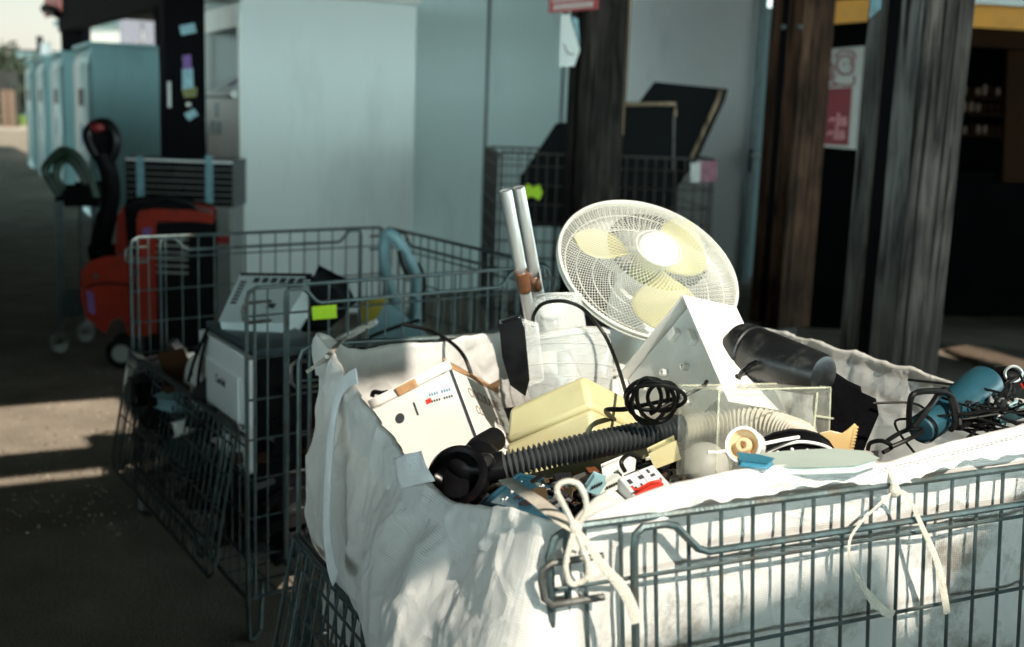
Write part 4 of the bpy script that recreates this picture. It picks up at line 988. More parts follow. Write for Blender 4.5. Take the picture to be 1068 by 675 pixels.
# ---- blue cylindrical handset with cable
a, c = P(963, 447, 1.76), P(1026, 402, 1.90); d = (c-a).normalized(); ln_ = (c-a).length
bh = thing('blue_handset', a.lerp(c, .5)-Z*.05, 'blue plastic cylindrical appliance handle lying in black cables at right', 'handset')
b = MB(); b.lathe([(.0001, -.006), (.018, -.006), (.022, -.002), (.0235, .004), (.0245, .03), (.029, ln_*.55), (.0335, ln_*.9), (.034, ln_), (.0325, ln_+.003)], a, d, 48); b.build('body', 'teal', bh)
b = MB(); b.lathe([(.0325, ln_+.002), (.030, ln_-.004), (.0001, ln_-.004)], a, d, 36); b.build('end_cap', 'dusty', bh)
sd_ = ((CAM-a).normalized()*.75 - Z*.45 + Vector((.45,0,0))); sd_ = (sd_-d*sd_.dot(d)).normalized(); td = d.cross(sd_)
if td.dot(Z) < 0: td = -td
text('lettering', "Rowenta", a+d*ln_*.36+sd_*.0306-td*.006, d, td, .013, 'handset_print', bh, ext=.0012)
b = MB(); cq = a+d*ln_*.88+sd_*.0345; b.tube([cq+(d*math.cos(i/20*6.2832)+td*math.sin(i/20*6.2832))*.0065 for i in range(20)], .0009, 5, closed=True); b.tube([cq, cq+td*.004], .0009, 5); b.build('power_mark', 'black', bh)
b = MB(); b.lathe([(.0225, -.004), (.024, -.003), (.024, .002)], a, d, 30); b.build('collar', 'black', bh)
for i, (pts, rr, lab) in enumerate((
  (((948,446,1.74),(949,420,1.72),(955,410,1.72),(975,408,1.75),(990,412,1.77),(998,425,1.77),(1001,445,1.76)), .0048, 'thick black cable looping over the narrow end of the blue handset'),
  (((953,445,1.72),(970,424,1.73),(980,410,1.77),(986,407,1.78),(992,416,1.77),(996,440,1.75),(992,448,1.73)), .0048, 'second thick black cable crossing the blue handset'),
  (((905,470,1.72),(908,462,1.72),(920,460,1.71),(930,466,1.70),(921,472,1.69)), .0034, 'thin black cable loop at the foot of the sack wall'),
  (((925,460,1.74),(938,452,1.74),(950,448,1.74),(962,449,1.73),(948,458,1.70),(930,466,1.69)), .0036, 'black cable bunched at the tip of the blue handset'),
  (((1000,447,1.75),(1020,434,1.80),(1036,415,1.86),(1050,401,1.90),(1064,391,1.95)), .004, 'straight black cable running up behind the blue handset'),
  (((1025,428,1.80),(1034,416,1.84),(1046,413,1.85),(1058,418,1.84),(1065,426,1.82)), .0032, 'thin black cable arching beside the right rim'))):
    tag(MB().tube(catmull([P(*q) for q in pts], 10), rr, 8).build('cable', 'rubber', base=P(*pts[0])), lab, 'cable')
pl = thing('black_plug', P(1052, 392, 1.95), 'dark motor with metal ring perched on the right rim of the sack', 'motor')
MB().ball(P(1050,392,1.95), .026, .024, .016, 20, 12).build('body', 'blackm', pl)
MB().tube([P(1057+9*math.cos(i/20*6.28), 390+8*math.sin(i/20*6.28), 1.93) for i in range(20)], .0026, 8, closed=True).build('ring', 'chrome', pl)
MB().tube([P(1066,400,1.93), P(1068,404,1.93)], .004, 8).build('knob', 'red', pl)
r2 = random.Random(21); b = MB()
for i in range(70):
    u = r2.uniform(985,1066); v = 450-(u-985)*.28 + r2.uniform(-24, 2); p = P(u, v, 1.80+r2.uniform(-.03,.05))
    s_ = r2.uniform(.002,.007); b.hexa(p, Vector((s_,r2.uniform(-.003,.003),r2.uniform(-.003,.003))), Vector((0,s_,.001)), Vector((.001,0,s_*.7)))
tag(b.build('wire_scraps', island_mat('wire_scrap_bits', [(.012,.012,.014)]*4+[(.45,.44,.42),(.3,.2,.12),(.02,.02,.02),(.25,.25,.26)]), smooth=False, base=P(1020,440,1.8)), 'glinting bits of cut wire under the blue handset', 'scrap', kind='stuff')
for i in range(22):
    a_ = P(r2.uniform(985,1066), r2.uniform(425,445), 1.80); pts = [a_ + Vector((r2.uniform(-.05,.05), r2.uniform(-.03,.03), r2.uniform(-.02,.02)))*k2 for k2 in range(4)]
    tag(MB().tube(catmull(pts, 8), .0022, 6).build('wire', 'rubber', base=a_), 'thin black wire tangled beneath the blue handset', 'wire', 'wires tangled under the blue handset')
tag(MB().prism(pxpoly([(1042,436),(1068,425),(1068,434),(1046,441)], 1.80), Vector((0,.03,0))).build('blue_offcut', 'teal_grey', base=P(1055,434,1.8), bev=.003), 'small blue-grey plastic offcut at the right rim', 'offcut')

# ================================================================== things in the middle cage
K = at_z(268, 364, .86); Lq = at_z(217, 335, .86); Rq = at_z(345, 361, .86)
a = Lq-K; c = a.cross(Z); c = c if c.dot(Rq-K) > 0 else -c; c = c.normalized()*(Rq-K).length*1.02
ov = thing('white_oven', K+a*.5+c*.5-Z*.56, 'white front small oven with black sides standing in the middle cage', 'oven')
MB().hexa(K+a*.03-Z*.56, a*.94, c, Z*.54).build('casing', 'black', ov, bev=.004)
MB().hexa(K-Z*.02-c.normalized()*.004-a*.02, a*1.04, c*1.02, Z*.02).build('top_plate', mat('slate_plastic', (.05,.075,.085), .45, 0, .15, 6), ov, bev=.003)
fnm = -c.normalized()
MB().hexa(K-Z*.37+fnm*.03, a, -fnm*.03, Z*.345).build('front', 'oven_white', ov, bev=.006)
MB().hexa(K-Z*.35+fnm*.042+a*.10, a*.66, -fnm*.013, Z*.26).build('door_panel', 'oven_white', ov, bev=.008)
b = MB()
for j in range(2):
    b.hexa(K-Z*(.20+.13*j)+fnm*.0305+a*.86, a*.09, fnm*.001, Z*.10)
b.build('control_strip', 'ink_soft', ov)
text('brand_lettering', "Candel", K-Z*.145+fnm*.0426+a*.55, -a, Z, .034, 'ink', ov, bold=.0006)
for q, r_ in (((217,343),(204,372),(196,398)), .004), (((216,350),(208,385),(206,420)), .004):
    tag(MB().tube(catmull([P(u, v, 3.55) for u, v in q], 8), r_*1.3, 8).build('oven_lead', 'rubber', base=P(q[0][0], q[0][1], 3.55)), 'black mains lead hanging beside the white oven front' if q[1][0] == 204 else 'second black lead hanging straight down beside the oven', 'cable')
# slotted panel casing leaning on top
o = P(229, 335, 3.52); a = P(294, 336, 3.50)-o; up1 = P(251, 288, 3.78)-o
up1 = (up1 - a*up1.dot(a)/a.length_squared); b_n = a.cross(up1).normalized(); b_n = b_n if b_n.y > 0 else -b_n
sh_ = (P(251, 288, 3.78)-o) - up1
pc = thing('slotted_casing', o, 'pale casing with rows of black slots lying tilted on the oven', 'casing')
tl, trp, brp = P(251,287,3.78), P(325,288,3.74), P(294,336,3.50)
MB().prism([o, tl, trp, brp], b_n*.10).build('panel', mat('pale_blue_white_plastic', (.72,.82,.83), .4, 0, .05, 9), pc, bev=.004)
ex = (trp-tl); ey = (o-tl); nn = ex.cross(ey).normalized(); nn = nn if nn.dot(CAM-o) > 0 else -nn
def onp(s, t): return tl*(1-s)*(1-t)+trp*s*(1-t)+brp*s*t+o*(1-s)*t + nn*.001
b = MB()
for i in range(6):
    s0 = .22+i*.125; b.prism([onp(s0,.06), onp(s0+.085,.06), onp(s0+.085,.17), onp(s0,.17)], -nn*.0006)
b.build('slot', 'ink', pc); b = MB()
for i in range(7):
    t0 = .14+i*.075; b.prism([onp(.04,t0), onp(.13,t0), onp(.13,t0+.045), onp(.04,t0+.045)], -nn*.0006)
b.build('slot', 'ink', pc)
b = MB(); b.prism([onp(.62,.62), onp(.74,.62), onp(.74,.72), onp(.62,.72)], -nn*.0006); b.build('socket', 'ink', pc)
b = MB(); b.tube([onp(0,-.01), onp(1,-.01)], .006, 6); b.build('top_edge', 'black', pc)
bk = MB().prism(pxpoly([(322,290),(347,303),(358,326),(340,342),(300,345)], 3.72), Vector((.0,.22,0)))
tag(bk.build('black_screen', 'blackm', base=P(335,320,3.75), bev=.01), 'black rounded screen casing behind the slotted panel', 'screen')
# grey-blue vacuum handle standing at the back
vh = thing('upright_vacuum', P(425, 335, 4.3), 'blue-grey looped vacuum cleaner handle rising at the back of the middle cage', 'vacuum cleaner')
MB().tube(catmull([P(432,345,4.32), P(433,318,4.32), P(434,292,4.30), P(427,272,4.28), P(416,253,4.26), P(406,244,4.26), P(401,254,4.28), P(402,280,4.30), P(409,308,4.32), P(416,335,4.34)], 8), .022, 14).build('grip', 'teal_grey', vh)
MB().tube(catmull([P(416,262,4.22), P(421,278,4.23), P(427,290,4.24)], 6), .009, 8).build('trigger', 'black', vh)
MB().tube(catmull([P(436,275,4.35), P(442,292,4.38), P(440,330,4.4)], 6), .008, 8).build('cable_clip', 'blackm', vh)
tag(MB().prism(pxpoly([(378,319),(399,319),(398,332),(380,334)], 4.0), Vector((0,.1,.0))).build('yellow_box', 'yellow', base=P(388,326,4.0), bev=.008), 'yellow plastic box in the middle cage', 'box')
cs = MB(); cs.prism(pxpoly([(402,317),(432,341),(444,352),(418,356),(382,352),(392,336)], 3.9), Vector((0,.04,0)))
tag(cs.build('folded_card', 'teal_grey', base=P(412,335,3.9), bev=.003), 'pale blue peaked card sheet beside the yellow box', 'card')
tag(MB().prism(pxpoly([(350,354),(391,335),(393,338),(356,357)], 3.55), Vector((0,.03,0))).build('white_batten', 'white', base=P(370,346,3.55), bev=.002), 'white plastic batten lying above the sack tie', 'batten')
tag(MB().tube(catmull([P(385,352,3.6), P(405,344,3.6), P(430,336,3.65), P(442,334,3.7)], 8), .006, 8).build('cage_cable', 'rubber', base=P(410,342,3.6)), 'black cable draped over the pale blue card', 'cable')
rb_ = thing('round_white_part', P(203, 400, 3.85), 'round white plastic housing standing behind the open gate', 'housing')
cc = P(205, 398, 3.75); dd = Vector((-.75,-.6,.1)).normalized()
b = MB(); b.lathe([(.0001,.02),(.06,.018),(.085,.008),(.092,0),(.09,-.06),(.05,-.08)], cc, dd, 36); b.build('shell', 'white', rb_)
b = MB(); b.lathe([(.0001,.0215),(.012,.0215),(.012,.018)], cc+Z*.03, dd, 16); b.build('hole', 'ink', rb_)
for i, (u, v, Y, s_, m_, lab, nm, ct) in enumerate(((166,440,3.85,.11,'scrap_black','black plastic scrap low in the middle cage near its left post','plastic_piece','plastic'), (196,452,3.6,.07,'white','crumpled white plastic piece low in the middle cage','plastic_piece','plastic'), (226,448,3.45,.08,'scrap_black','dull black plastic piece low in the middle cage','plastic_piece','plastic'), (178,425,3.7,.06,'teal_grey','blue-grey plastic piece low in the middle cage','plastic_piece','plastic'), (158,418,3.95,.12,'black','black plastic housing just below the open gate','plastic_housing','housing'))):
    r3 = random.Random(i+40); p = P(u, v, Y); rot = Matrix.Rotation(r3.uniform(0,3), 3, 'Z') @ Matrix.Rotation(r3.uniform(-.6,.6), 3, 'X')
    b = MB(); aa, bb, cc_ = rot@Vector((s_*1.5,0,0)), rot@Vector((0,s_,0)), rot@Vector((0,0,s_*.7))
    poly = [p-aa/2, p-bb/2+aa*.1, p+aa/2-bb*.2, p+aa*.4+bb*.5, p-aa*.3+bb*.4]
    tag(b.prism(poly, cc_).build(nm, m_, base=p, bev=.008), lab, ct)

# ================================================================== background
def px_at(u, Y): q = ground(u, Y); return q
# ---- clothing bank, large, beside the black post
def clothing_bank(n, du, dv, h, steel, front, label, group=None, base=Z*0):
    """n: nearest bottom corner; front faces -V, du along U, dv along V"""
    r_ = thing('clothing_bank', n+U*du/2+V*dv/2, label, 'clothing bank', group)
    t = .05
    b = MB(); b.hexa(n+Z*.05, V*t*0+U*.03, V*dv, Z*(h-.09)); b.build('side_wall', steel, r_, bev=.012)
    b = MB(); b.hexa(n+U*(du-.03)+Z*.05, U*.03, V*dv, Z*(h-.09)); b.build('side_wall', steel, r_, bev=.012)
    b = MB(); b.hexa(n+V*(dv-.03)+U*.03+Z*.05, U*(du-.06), V*.03, Z*(h-.09)); b.build('back_wall', steel, r_)
    b = MB(); b.hexa(n-U*.03-V*.04+Z*(h-.04), U*(du+.06), V*(dv+.06), Z*.05); b.build('roof', front, r_, bev=.015)
    return r_
n4 = ground(252, 8.1); h4 = 2.22; du, dv = 1.19, 1.27; h4 = 2.32
cbk = clothing_bank(n4, du, dv, h4, 'bin_side', 'bin_white', 'tall white clothing bank with open hopper beside the black post')
b = MB(); b.hexa(n4+U*.03+Z*.05, U*(du-.06), V*.03, Z*1.53); b.build('front_panel', 'bin_white', cbk, bev=.006)
b = MB(); b.hexa(n4+U*.03-V*.012+Z*2.05, U*(du-.06), V*.042, Z*.16); b.build('header', 'bin_white', cbk, bev=.006)
for s_ in (.0, du-.05): MB().hexa(n4+U*s_-V*.012+Z*.05, U*.05, V*.06, Z*2.1).build('corner_strip', 'bin_white', cbk, bev=.008)
b = MB(); pr = [n4+U*.06+V*.0+Z*1.60, n4+U*.06+V*.40+Z*1.84, n4+U*.06+V*.75+Z*1.84, n4+U*.06+V*.75+Z*1.58]; b.prism(pr, U*(du-.12)); hop = b.build('hopper', 'bin_white', cbk, bev=.01)
b = MB(); b.tube([n4+U*.05-V*.03+Z*1.60, n4+U*(du-.05)-V*.03+Z*1.60], .03, 10); b.build('hopper_lip', 'bin_white', cbk)
sl = (pr[1]-pr[0]).normalized()
for s_ in (.30, .68):
    MB().prism([pr[0]+U*(s_+.0)+sl*.12-V*.008+Z*.006, pr[0]+U*(s_+.12)+sl*.12-V*.008+Z*.006, pr[0]+U*(s_+.17)+sl*.36-V*.008+Z*.006, pr[0]+U*(s_+.05)+sl*.36-V*.008+Z*.006], Z*.002-V*.001).build('purple_mark', 'purple', hop)
for i, (s_, z_, sz) in enumerate((("LE", 1.44, .13), ("RELAIS", 1.31, .13))):
    text('lettering', s_, n4+U*(.83 if i == 0 else 1.0)-V*.004+Z*z_, -U, Z, sz, 'teal_panel', cbk, bold=.006, ext=.001)
MB().lathe([(.0001,.004),(.13,.004),(.13,0)], n4+U*.35-V*.004+Z*.62, -V, 24).build('round_sticker', 'blue', cbk)
# ---- four teal clothing banks in a row beyond
far = []
base_n = ground(101, 14.7)
posn = [base_n, base_n+U*3.7, base_n+U*7.0, base_n+U*10.2]
labs = ['teal steel clothing bank nearest the black post, its lit narrow front on the left', 'teal steel clothing bank second behind the black post', 'teal steel clothing bank third along the row', 'teal steel clothing bank farthest along the row']
def far_bank(n):
    r_ = clothing_bank(n, 1.75, 1.5, 2.2, 'teal_panel', 'teal_panel', labs[0], 'teal clothing banks in a row')
    b = MB(); prof = [(-.0,.05), (-.0,1.95), (.03,2.08), (.10,2.15)]
    for j in range(3):
        p, q = prof[j], prof[j+1]; b.add([n+U*.0+V*(p[0]-.03)+Z*p[1], n+U*1.75+V*(p[0]-.03)+Z*p[1], n+U*1.75+V*(q[0]-.03)+Z*q[1], n+V*(q[0]-.03)+Z*q[1]], [(3,2,1,0)])
    b.build('front_panel', mat('pale_teal_paint', (.40,.53,.53), .4, 0, .15, 1.5, dirt=(.55,.5,.46), dscale=2.2, damt=.7, stretch=(1,1,.4)), r_, solid=.01)
    MB().hexa(n+U*.55-V*.036+Z*1.42, U*.65, V*.004, Z*.22).build('slot', 'ink', r_)
    MB().lathe([(.0001,.003),(.16,.003),(.16,0)], n+U*.85-V*.042+Z*1.05, -V, 18).build('round_logo', 'ink_blue', r_)
    return r_
f0 = far_bank(posn[0]); f0["label"] = labs[0]
for i in (1, 2, 3):
    c_ = f0.copy(); COL.objects.link(c_); c_.location = f0.location + (posn[i]-posn[0]); c_["label"] = labs[i]
    for ch in list(f0.children):
        d_ = ch.copy(); COL.objects.link(d_); d_.parent = c_
# ---- black post with stickers and the beam over it
def pt_uv(p, a, b_, z): return p+U*a+V*b_+Z*z
p0 = ground(193, 8.0)
po = thing('black_post', p0, 'black timber post covered in small stickers at the left of the clothing bank', 'post')
MB().box(p0+Z*1.5, .265, .22, 3.0, math.atan2(V.y, V.x)).build('shaft', 'soot', po, bev=.006)
for i, (q, m_) in enumerate(((((187,27),(203,24),(205,34),(189,37)), 'blue_tape'), (((190,58),(199,57),(200,72),(191,73)), 'purple'), (((190,72),(201,71),(202,92),(190,93)), 'blue_tape'), (((189,92),(206,91),(205,101),(192,102)), 'dull_sticker'), (((194,107),(199,107),(199,111),(194,111)), 'paper'), (((192,119),(202,113),(207,120),(197,126)), 'blue_tape'), (((192,183),(205,182),(205,216),(193,217)), 'paper'))):
    c0 = p0 - V*0; pl_p = p0 + U*(-.112)
    pq = [at_plane(u, v, p0-U*.1125, U) for u, v in q]
    MB().prism(pq, -U*.0015).build('sticker', m_, po, smooth=False)
b = MB()
for v in (192, 205):
    pq = [at_plane(u, vv, p0-U*.1145, U) for u, vv in ((194.5,v),(203.5,v-1),(203.5,v+8),(194.5,v+9))]; b.prism(pq, -U*.001)
b.build('sticker_print', 'ink_red', po, smooth=False)
MB().hexa(at_plane(174.5,85,p0-U*.1125,U), V*.022, -U*.004, -Z*.17).build('label_strip', 'paper', po)
bm0, bm1 = P(61, 40, 25.0), P(216, 1, 14.6)
bd = bm0-bm1; bm1 = bm1 - bd.normalized()*6.6
wdir = Vector((bd.y, -bd.x, 0)).normalized()
bmt = thing('canopy_beam', bm1, 'long black canopy beam running away over the clothing banks', 'beam')
bd = bm0-bm1; bdh = bd.copy(); bdh.z = 0
bz = bm1.copy(); bz.z = 2.84
MB().hexa(bz, bdh, wdir*.25, Z*1.3).build('fascia', 'soot', bmt)
MB().hexa(bz+wdir*.25+Z*.35, bdh, wdir*5.5, Z*.1).build('soffit', 'soot', bmt)
for t, wd in ((.985, .55), (.52, .5), (.36, .6)):
    q = bz+bdh*t+wdir*.3; q.z = 0; MB().box(q+Z*1.5, wd*.8, .5, 2.99).build('support', 'soot', bmt)
pn = bz+bdh*.985-wdir*.03
sg = thing('hanging_sign', pn+Z*.1, 'faded red sign board with dark lettering on the canopy beam end', 'sign')
sq = [P(46,-8,24.8), P(72,-8,24.4), P(72,9,24.4), P(46,18,24.8)]
MB().prism(sq, Vector((.02,.12,0))).build('board', mat('faded_red_board', (.36,.13,.12), .6, 0, .15, 6), sg)
b = MB(); b.tube(catmull([P(46,9,24.6), P(53,11,24.5), P(60,15,24.4)], 6), .10, 6); b.build('bracket', 'black', sg)
lp = thing('white_floodlight', ground(48, 23.5), 'square white lamp box on a dark post beyond the beam', 'lamp')
MB().box(P(48,51,23.5), .19, .12, .24).build('box', 'whiteg', lp, bev=.02)
q = ground(48, 23.6); MB().box(q+Z*1.15, .1, .1, 2.3).build('post', 'iron', lp)
q = P(41.5,46,23.55); MB().box(q, .09, .1, .3).build('arm', 'iron', lp)
# ---- far house, fence, trees
hz = ground(2, 48)
hsq = thing('far_house', ground(26, 78), 'low grey building with flat roof beyond the clothing banks', 'building')
a_, c_ = P(12,53,78), P(60,50,78)
MB().hexa(Vector((a_.x, 78, 0)), Vector((c_.x-a_.x, 1.0, 0)), Vector((.5, 5, 0)), Z*a_.z).build('wall', 'house', hsq)
MB().hexa(Vector((a_.x-.15, 77.85, a_.z)), Vector((c_.x-a_.x+.3, 1.0, 0)), Vector((.5, 5.3, 0)), Z*.12).build('roof', 'roof', hsq)
h2 = thing('pale_warehouse', ground(120, 30), 'pale warehouse seen in the gap under the canopy beam', 'building')
a_, c_ = P(62,44,32), P(175,26,30)
MB().hexa(Vector((a_.x, 32, 0)), Vector((c_.x-a_.x, -1.5, 0)), Vector((1, 4, 0)), Z*3.35).build('wall', 'paper', h2)
MB().hexa(Vector((a_.x-.1, 31.9, 3.35)), Vector((c_.x-a_.x+.2, -1.5, 0)), Vector((1, 4.2, 0)), Z*.14).build('roof', 'house', h2)
b = MB()
for u in (125, 150, 166): q = P(u, 38, 30.3); b.hexa(q-Z*.3, Vector((.55,-.01,0)), Vector((0,.05,0)), Z*.75)
b.build('window', mat('mauve_glass', (.12,.10,.13), .2), h2)
fe = thing('iron_fence', ground(5, 53), 'dark iron railing fence beyond the sunlit road', 'fence')
x0, x1 = ground(-25, 56).x, ground(27, 56).x
b = MB(); N = 26
for i in range(N): b.box((x0+(x1-x0)*i/(N-1), 56, 1.3), .05, .05, 2.6)
b.build('bar', 'iron', fe, smooth=False)
b = MB()
for z in (.3, 1.5, 2.5): b.box(((x0+x1)/2, 56.03, z), x1-x0, .05, .08)
b.build('rail', 'iron', fe, smooth=False)
for i, (u, lab) in enumerate(((20, 'brown wooden gate post nearest the clothing banks'), (13, 'brown wooden gate post second from the clothing banks'))):
    q = ground(u, 55); tag(MB().box(q+Z*.85, .26, .26, 1.7).build('gate_post', 'gate_wood', base=q, bev=.02), lab, 'post')
def tree(px, Y, h, lab, seed):
    q = ground(px, Y); t = thing('tree', q, lab, 'tree', 'trees beyond the fence'); r3 = random.Random(seed)
    b = MB(); b.tube([q, q+Z*h*.4, q+Z*h*.7+Vector((.2,0,0))], [.25,.18,.08], 8)
    for i in range(5): b.tube([q+Z*h*.4, q+Vector((r3.uniform(-1.6,1.6), r3.uniform(-1,1), h*r3.uniform(.6,.85)))], [.1,.03], 6)
    b.build('trunk', 'card_brown', t)
    b = MB()
    cl = [(Vector((r3.gauss(0,1.3), r3.gauss(0,1.2), h*r3.uniform(.3,.9))), r3.uniform(.5,1.0)) for _ in range(26)]
    for i in range(2600):
        c_, s_ = r3.choice(cl); p = q + c_ + Vector((r3.gauss(0,s_*.6), r3.gauss(0,s_*.6), r3.gauss(0,s_*.5)))
        d1 = Vector((r3.gauss(0,1),r3.gauss(0,1),r3.gauss(0,1))).normalized()*.16; d2 = d1.orthogonal()*.7
        b.add([p-d1, p+d2, p+d1, p-d2], [(0,1,2,3)])
    b.build('crown', 'leaf', t, smooth=False)
tree(-2, 68, 3.5, 'dark bushy tree farthest left beyond the iron fence', 1)
tree(6, 75, 3.2, 'dark bushy tree just left of the low grey building', 2)
tree(-22, 70, 4.0, 'dark tree at the outer end of the iron fence', 3)

# ---- grey unit with taped grille
ac = thing('heater_unit', ground(185, 7.75), 'dull grey heater unit with dark top grille taped in pale blue', 'heater')
tl = P(131,164,7.75); tr2 = P(241,163,7.75)
wv = Vector((tr2.x-tl.x, 0, 0))
MB().hexa(Vector((tl.x, 7.75, .08)), wv, Vector((0,.42,0)), Z*(tl.z-.08-.30)).build('casing', 'grey_appl', ac, bev=.015)
MB().prism([Vector((tl.x, 7.74, tl.z-.30)), Vector((tl.x, 7.74, tl.z-.03)), Vector((tl.x, 7.80, tl.z)), Vector((tl.x, 8.17, tl.z)), Vector((tl.x, 8.17, tl.z-.30))], wv*1.02).build('top_grille', 'black', ac, bev=.006)
b = MB()
for i in range(6): b.hexa(Vector((tl.x+.01, 7.732, tl.z-.27+i*.042)), wv, Vector((0,.01,0)), Z*.006)
b.build('slat', 'grey_appl', ac)
MB().hexa(Vector((tl.x, 7.738, tl.z-.018)), wv*1.01, Vector((0,.05,0)), Z*.014).build('top_trim', 'wall_pale', ac)
for u in (142, 214): 
    q = P(u, 164, 7.728); MB().hexa(Vector((q.x, 7.726, q.z-.30)), Vector((.05,0,0)), Vector((0,.004,0)), Z*.31).build('tape', 'blue_tape', ac)
MB().hexa(P(224,254,7.742), Vector((.10,0,0)), Vector((0,.01,0)), Z*.05).build('badge', 'sign_red', ac)

# ---- electric pallet truck
Y0 = 6.55
tk_ = thing('electric_pallet_truck', ground(150, Y0+.3), 'orange electric pallet truck with black tiller, parked before the grey heater', 'pallet truck')
ex_ = Vector((-.155, .60, 0))
def slabp(pts, Y, d, name, m, bev=.02, parent=None): return MB().prism(pxpoly(pts, Y), d).build(name, m, parent or tk_, bev=bev)
slabp([(90,285),(97,277),(112,273),(140,272),(152,275),(152,345),(138,345),(134,332),(124,326),(112,330),(108,340),(94,328),(90,310)], Y0, ex_, 'hood', 'orange_truck', .035)
slabp([(152,236),(224,231),(224,372),(152,376)], Y0+.02, ex_*.95, 'battery_box', 'blackm', .012)
slabp([(145,228),(149,222),(160,221),(161,345),(146,345)], Y0-.03, ex_*.3, 'mast_cover', 'orange_truck', .015)
slabp([(146,223),(160,220),(205,222),(222,226),(221,231),(205,229),(160,229),(147,232)], Y0-.035, ex_*.8, 'cowl', 'orange_truck', .012)
slabp([(126,262),(128,219),(140,213),(175,210),(198,215),(206,222),(150,222),(146,262)], Y0+.1, ex_*.6, 'console', 'blackm', .012)
slabp([(122,264),(124,225),(128,219),(132,262)], Y0+.08, ex_*.25, 'console_edge', 'orange_truck', .008)
MB().tube(catmull([P(112,285,Y0+.25), P(105,258,Y0+.22), P(110,232,Y0+.15), P(116,205,Y0+.08), P(114,180,Y0+.02), P(106,160,Y0)], 8), [.075]*9+[.058]*10+[.05]*22, 12).build('tiller_arm', 'blackm', tk_)
MB().tube(catmull([P(108,170,Y0), P(97,155,Y0-.01), P(92,140,Y0-.01), P(99,131,Y0), P(112,130,Y0), P(120,142,Y0), P(119,158,Y0), P(112,170,Y0)], 6), .033, 10).build('tiller_head', 'black', tk_)
slabp([(95,143),(101,136),(110,137),(114,145),(112,158),(106,163),(99,156)], Y0+.01, Vector((.01,.05,0)), 'tiller_plate', 'blackm', .01)
MB().ball(P(101,133,Y0-.03), .045, .03, .028, 14, 8).build('stop_button', mat('dark_red_button', (.20,.02,.02), .4), tk_)
wc = P(124,352,Y0+.02)
MB().lathe([(.035,-.05),(.085,-.05),(.10,-.035),(.10,.035),(.085,.05),(.035,.05)], Vector((wc.x,wc.y+.08,.10)), Vector((.3,-1,0)), 28).build('wheel', 'rubber', tk_)
MB().lathe([(.0001,.03),(.05,.03),(.05,-.03)], Vector((wc.x,wc.y+.03,.10)), Vector((.3,-1,0)), 20).build('wheel_hub', 'grey_appl', tk_)
b = MB()
for dx in (.16, .52): b.hexa(Vector((wc.x+dx, Y0+.55, .06)), Vector((.16,0,0)), Vector((.1,1.1,0)), Z*.06)
b.build('fork', 'orange_truck', tk_)
MB().prism(pxpoly([(90,303),(97,306),(99,328),(92,326)], Y0-.004), Vector((0,.02,0))).build('label', 'purple', tk_)
MB().prism(pxpoly([(149,238),(158,237),(157,247),(149,248)], Y0-.034), Vector((0,.003,0))).build('warning_label', 'purple', tk_)

MB().tube(catmull([P(u, v, Y0-.006) for u, v in ((91,300),(105,296),(125,296),(144,300))], 6), .006, 6).build('hood_seam', 'black', tk_)
for u, v in ((100,288),(140,284),(141,336)): MB().lathe([(.0001,.006),(.012,.006),(.014,0)], P(u, v, Y0-.004), Vector((0,-1,0)), 12).build('bolt', 'steel', tk_)
b = MB()
for i in range(6): b.hexa(P(163, 250+i*7, Y0+.012), Vector((.18,0,0)), Vector((0,.004,0)), Z*.012)
b.build('vent', 'grey_appl', tk_)
# ---- hand trolley
Y1 = 7.0
tq = thing('hand_trolley', ground(75, Y1+.2), 'steel hand trolley with dark looped handles and small wheels', 'trolley')
for pts in (((62,204),(54,190),(47,177),(56,164),(66,157),(80,163),(90,178),(97,195),(100,206)), ((66,198),(58,184),(62,170),(72,166),(82,176),(90,192))):
    MB().tube(catmull([P(u, v, Y1-.02) for u, v in pts], 6), .026, 8).build('handle', mat('dark_green_grip', (.02,.045,.03), .5), tq)
for u0, u1, v0, v1 in ((59,62,210,345), (64,66,210,338), (98,97,205,300), (84,84,212,325)):
    MB().tube([P(u0, v0, Y1+(.35 if u0 > 80 else 0)), P(u1, v1, Y1+(.35 if u0 > 80 else 0))], .014, 8).build('upright', 'steel', tq)
MB().prism(pxpoly([(62,196),(98,196),(100,212),(60,212)], Y1+.05), Vector((0,.3,0))).build('bin', 'blackm', tq, bev=.02)
MB().prism(pxpoly([(66,304),(86,302),(90,328),(68,330)], Y1+.02), Vector((0,.3,0))).build('tray', mat('teal_crate', (.06,.10,.10), .5), tq, bev=.01)
for u, v, Y in ((61,349,Y1), (88,340,Y1+.35)):
    q = P(u, v, Y); MB().lathe([(.02,-.02),(.06,-.02),(.07,-.01),(.07,.01),(.06,.02),(.02,.02)], Vector((q.x,q.y,.07)), Vector((.8,-.6,0)), 24).build('wheel', 'grey_appl', tq)
    MB().tube([Vector((q.x,q.y,.07)), Vector((q.x,q.y+.01,.20))], .012, 6).build('fork', 'steel', tq)

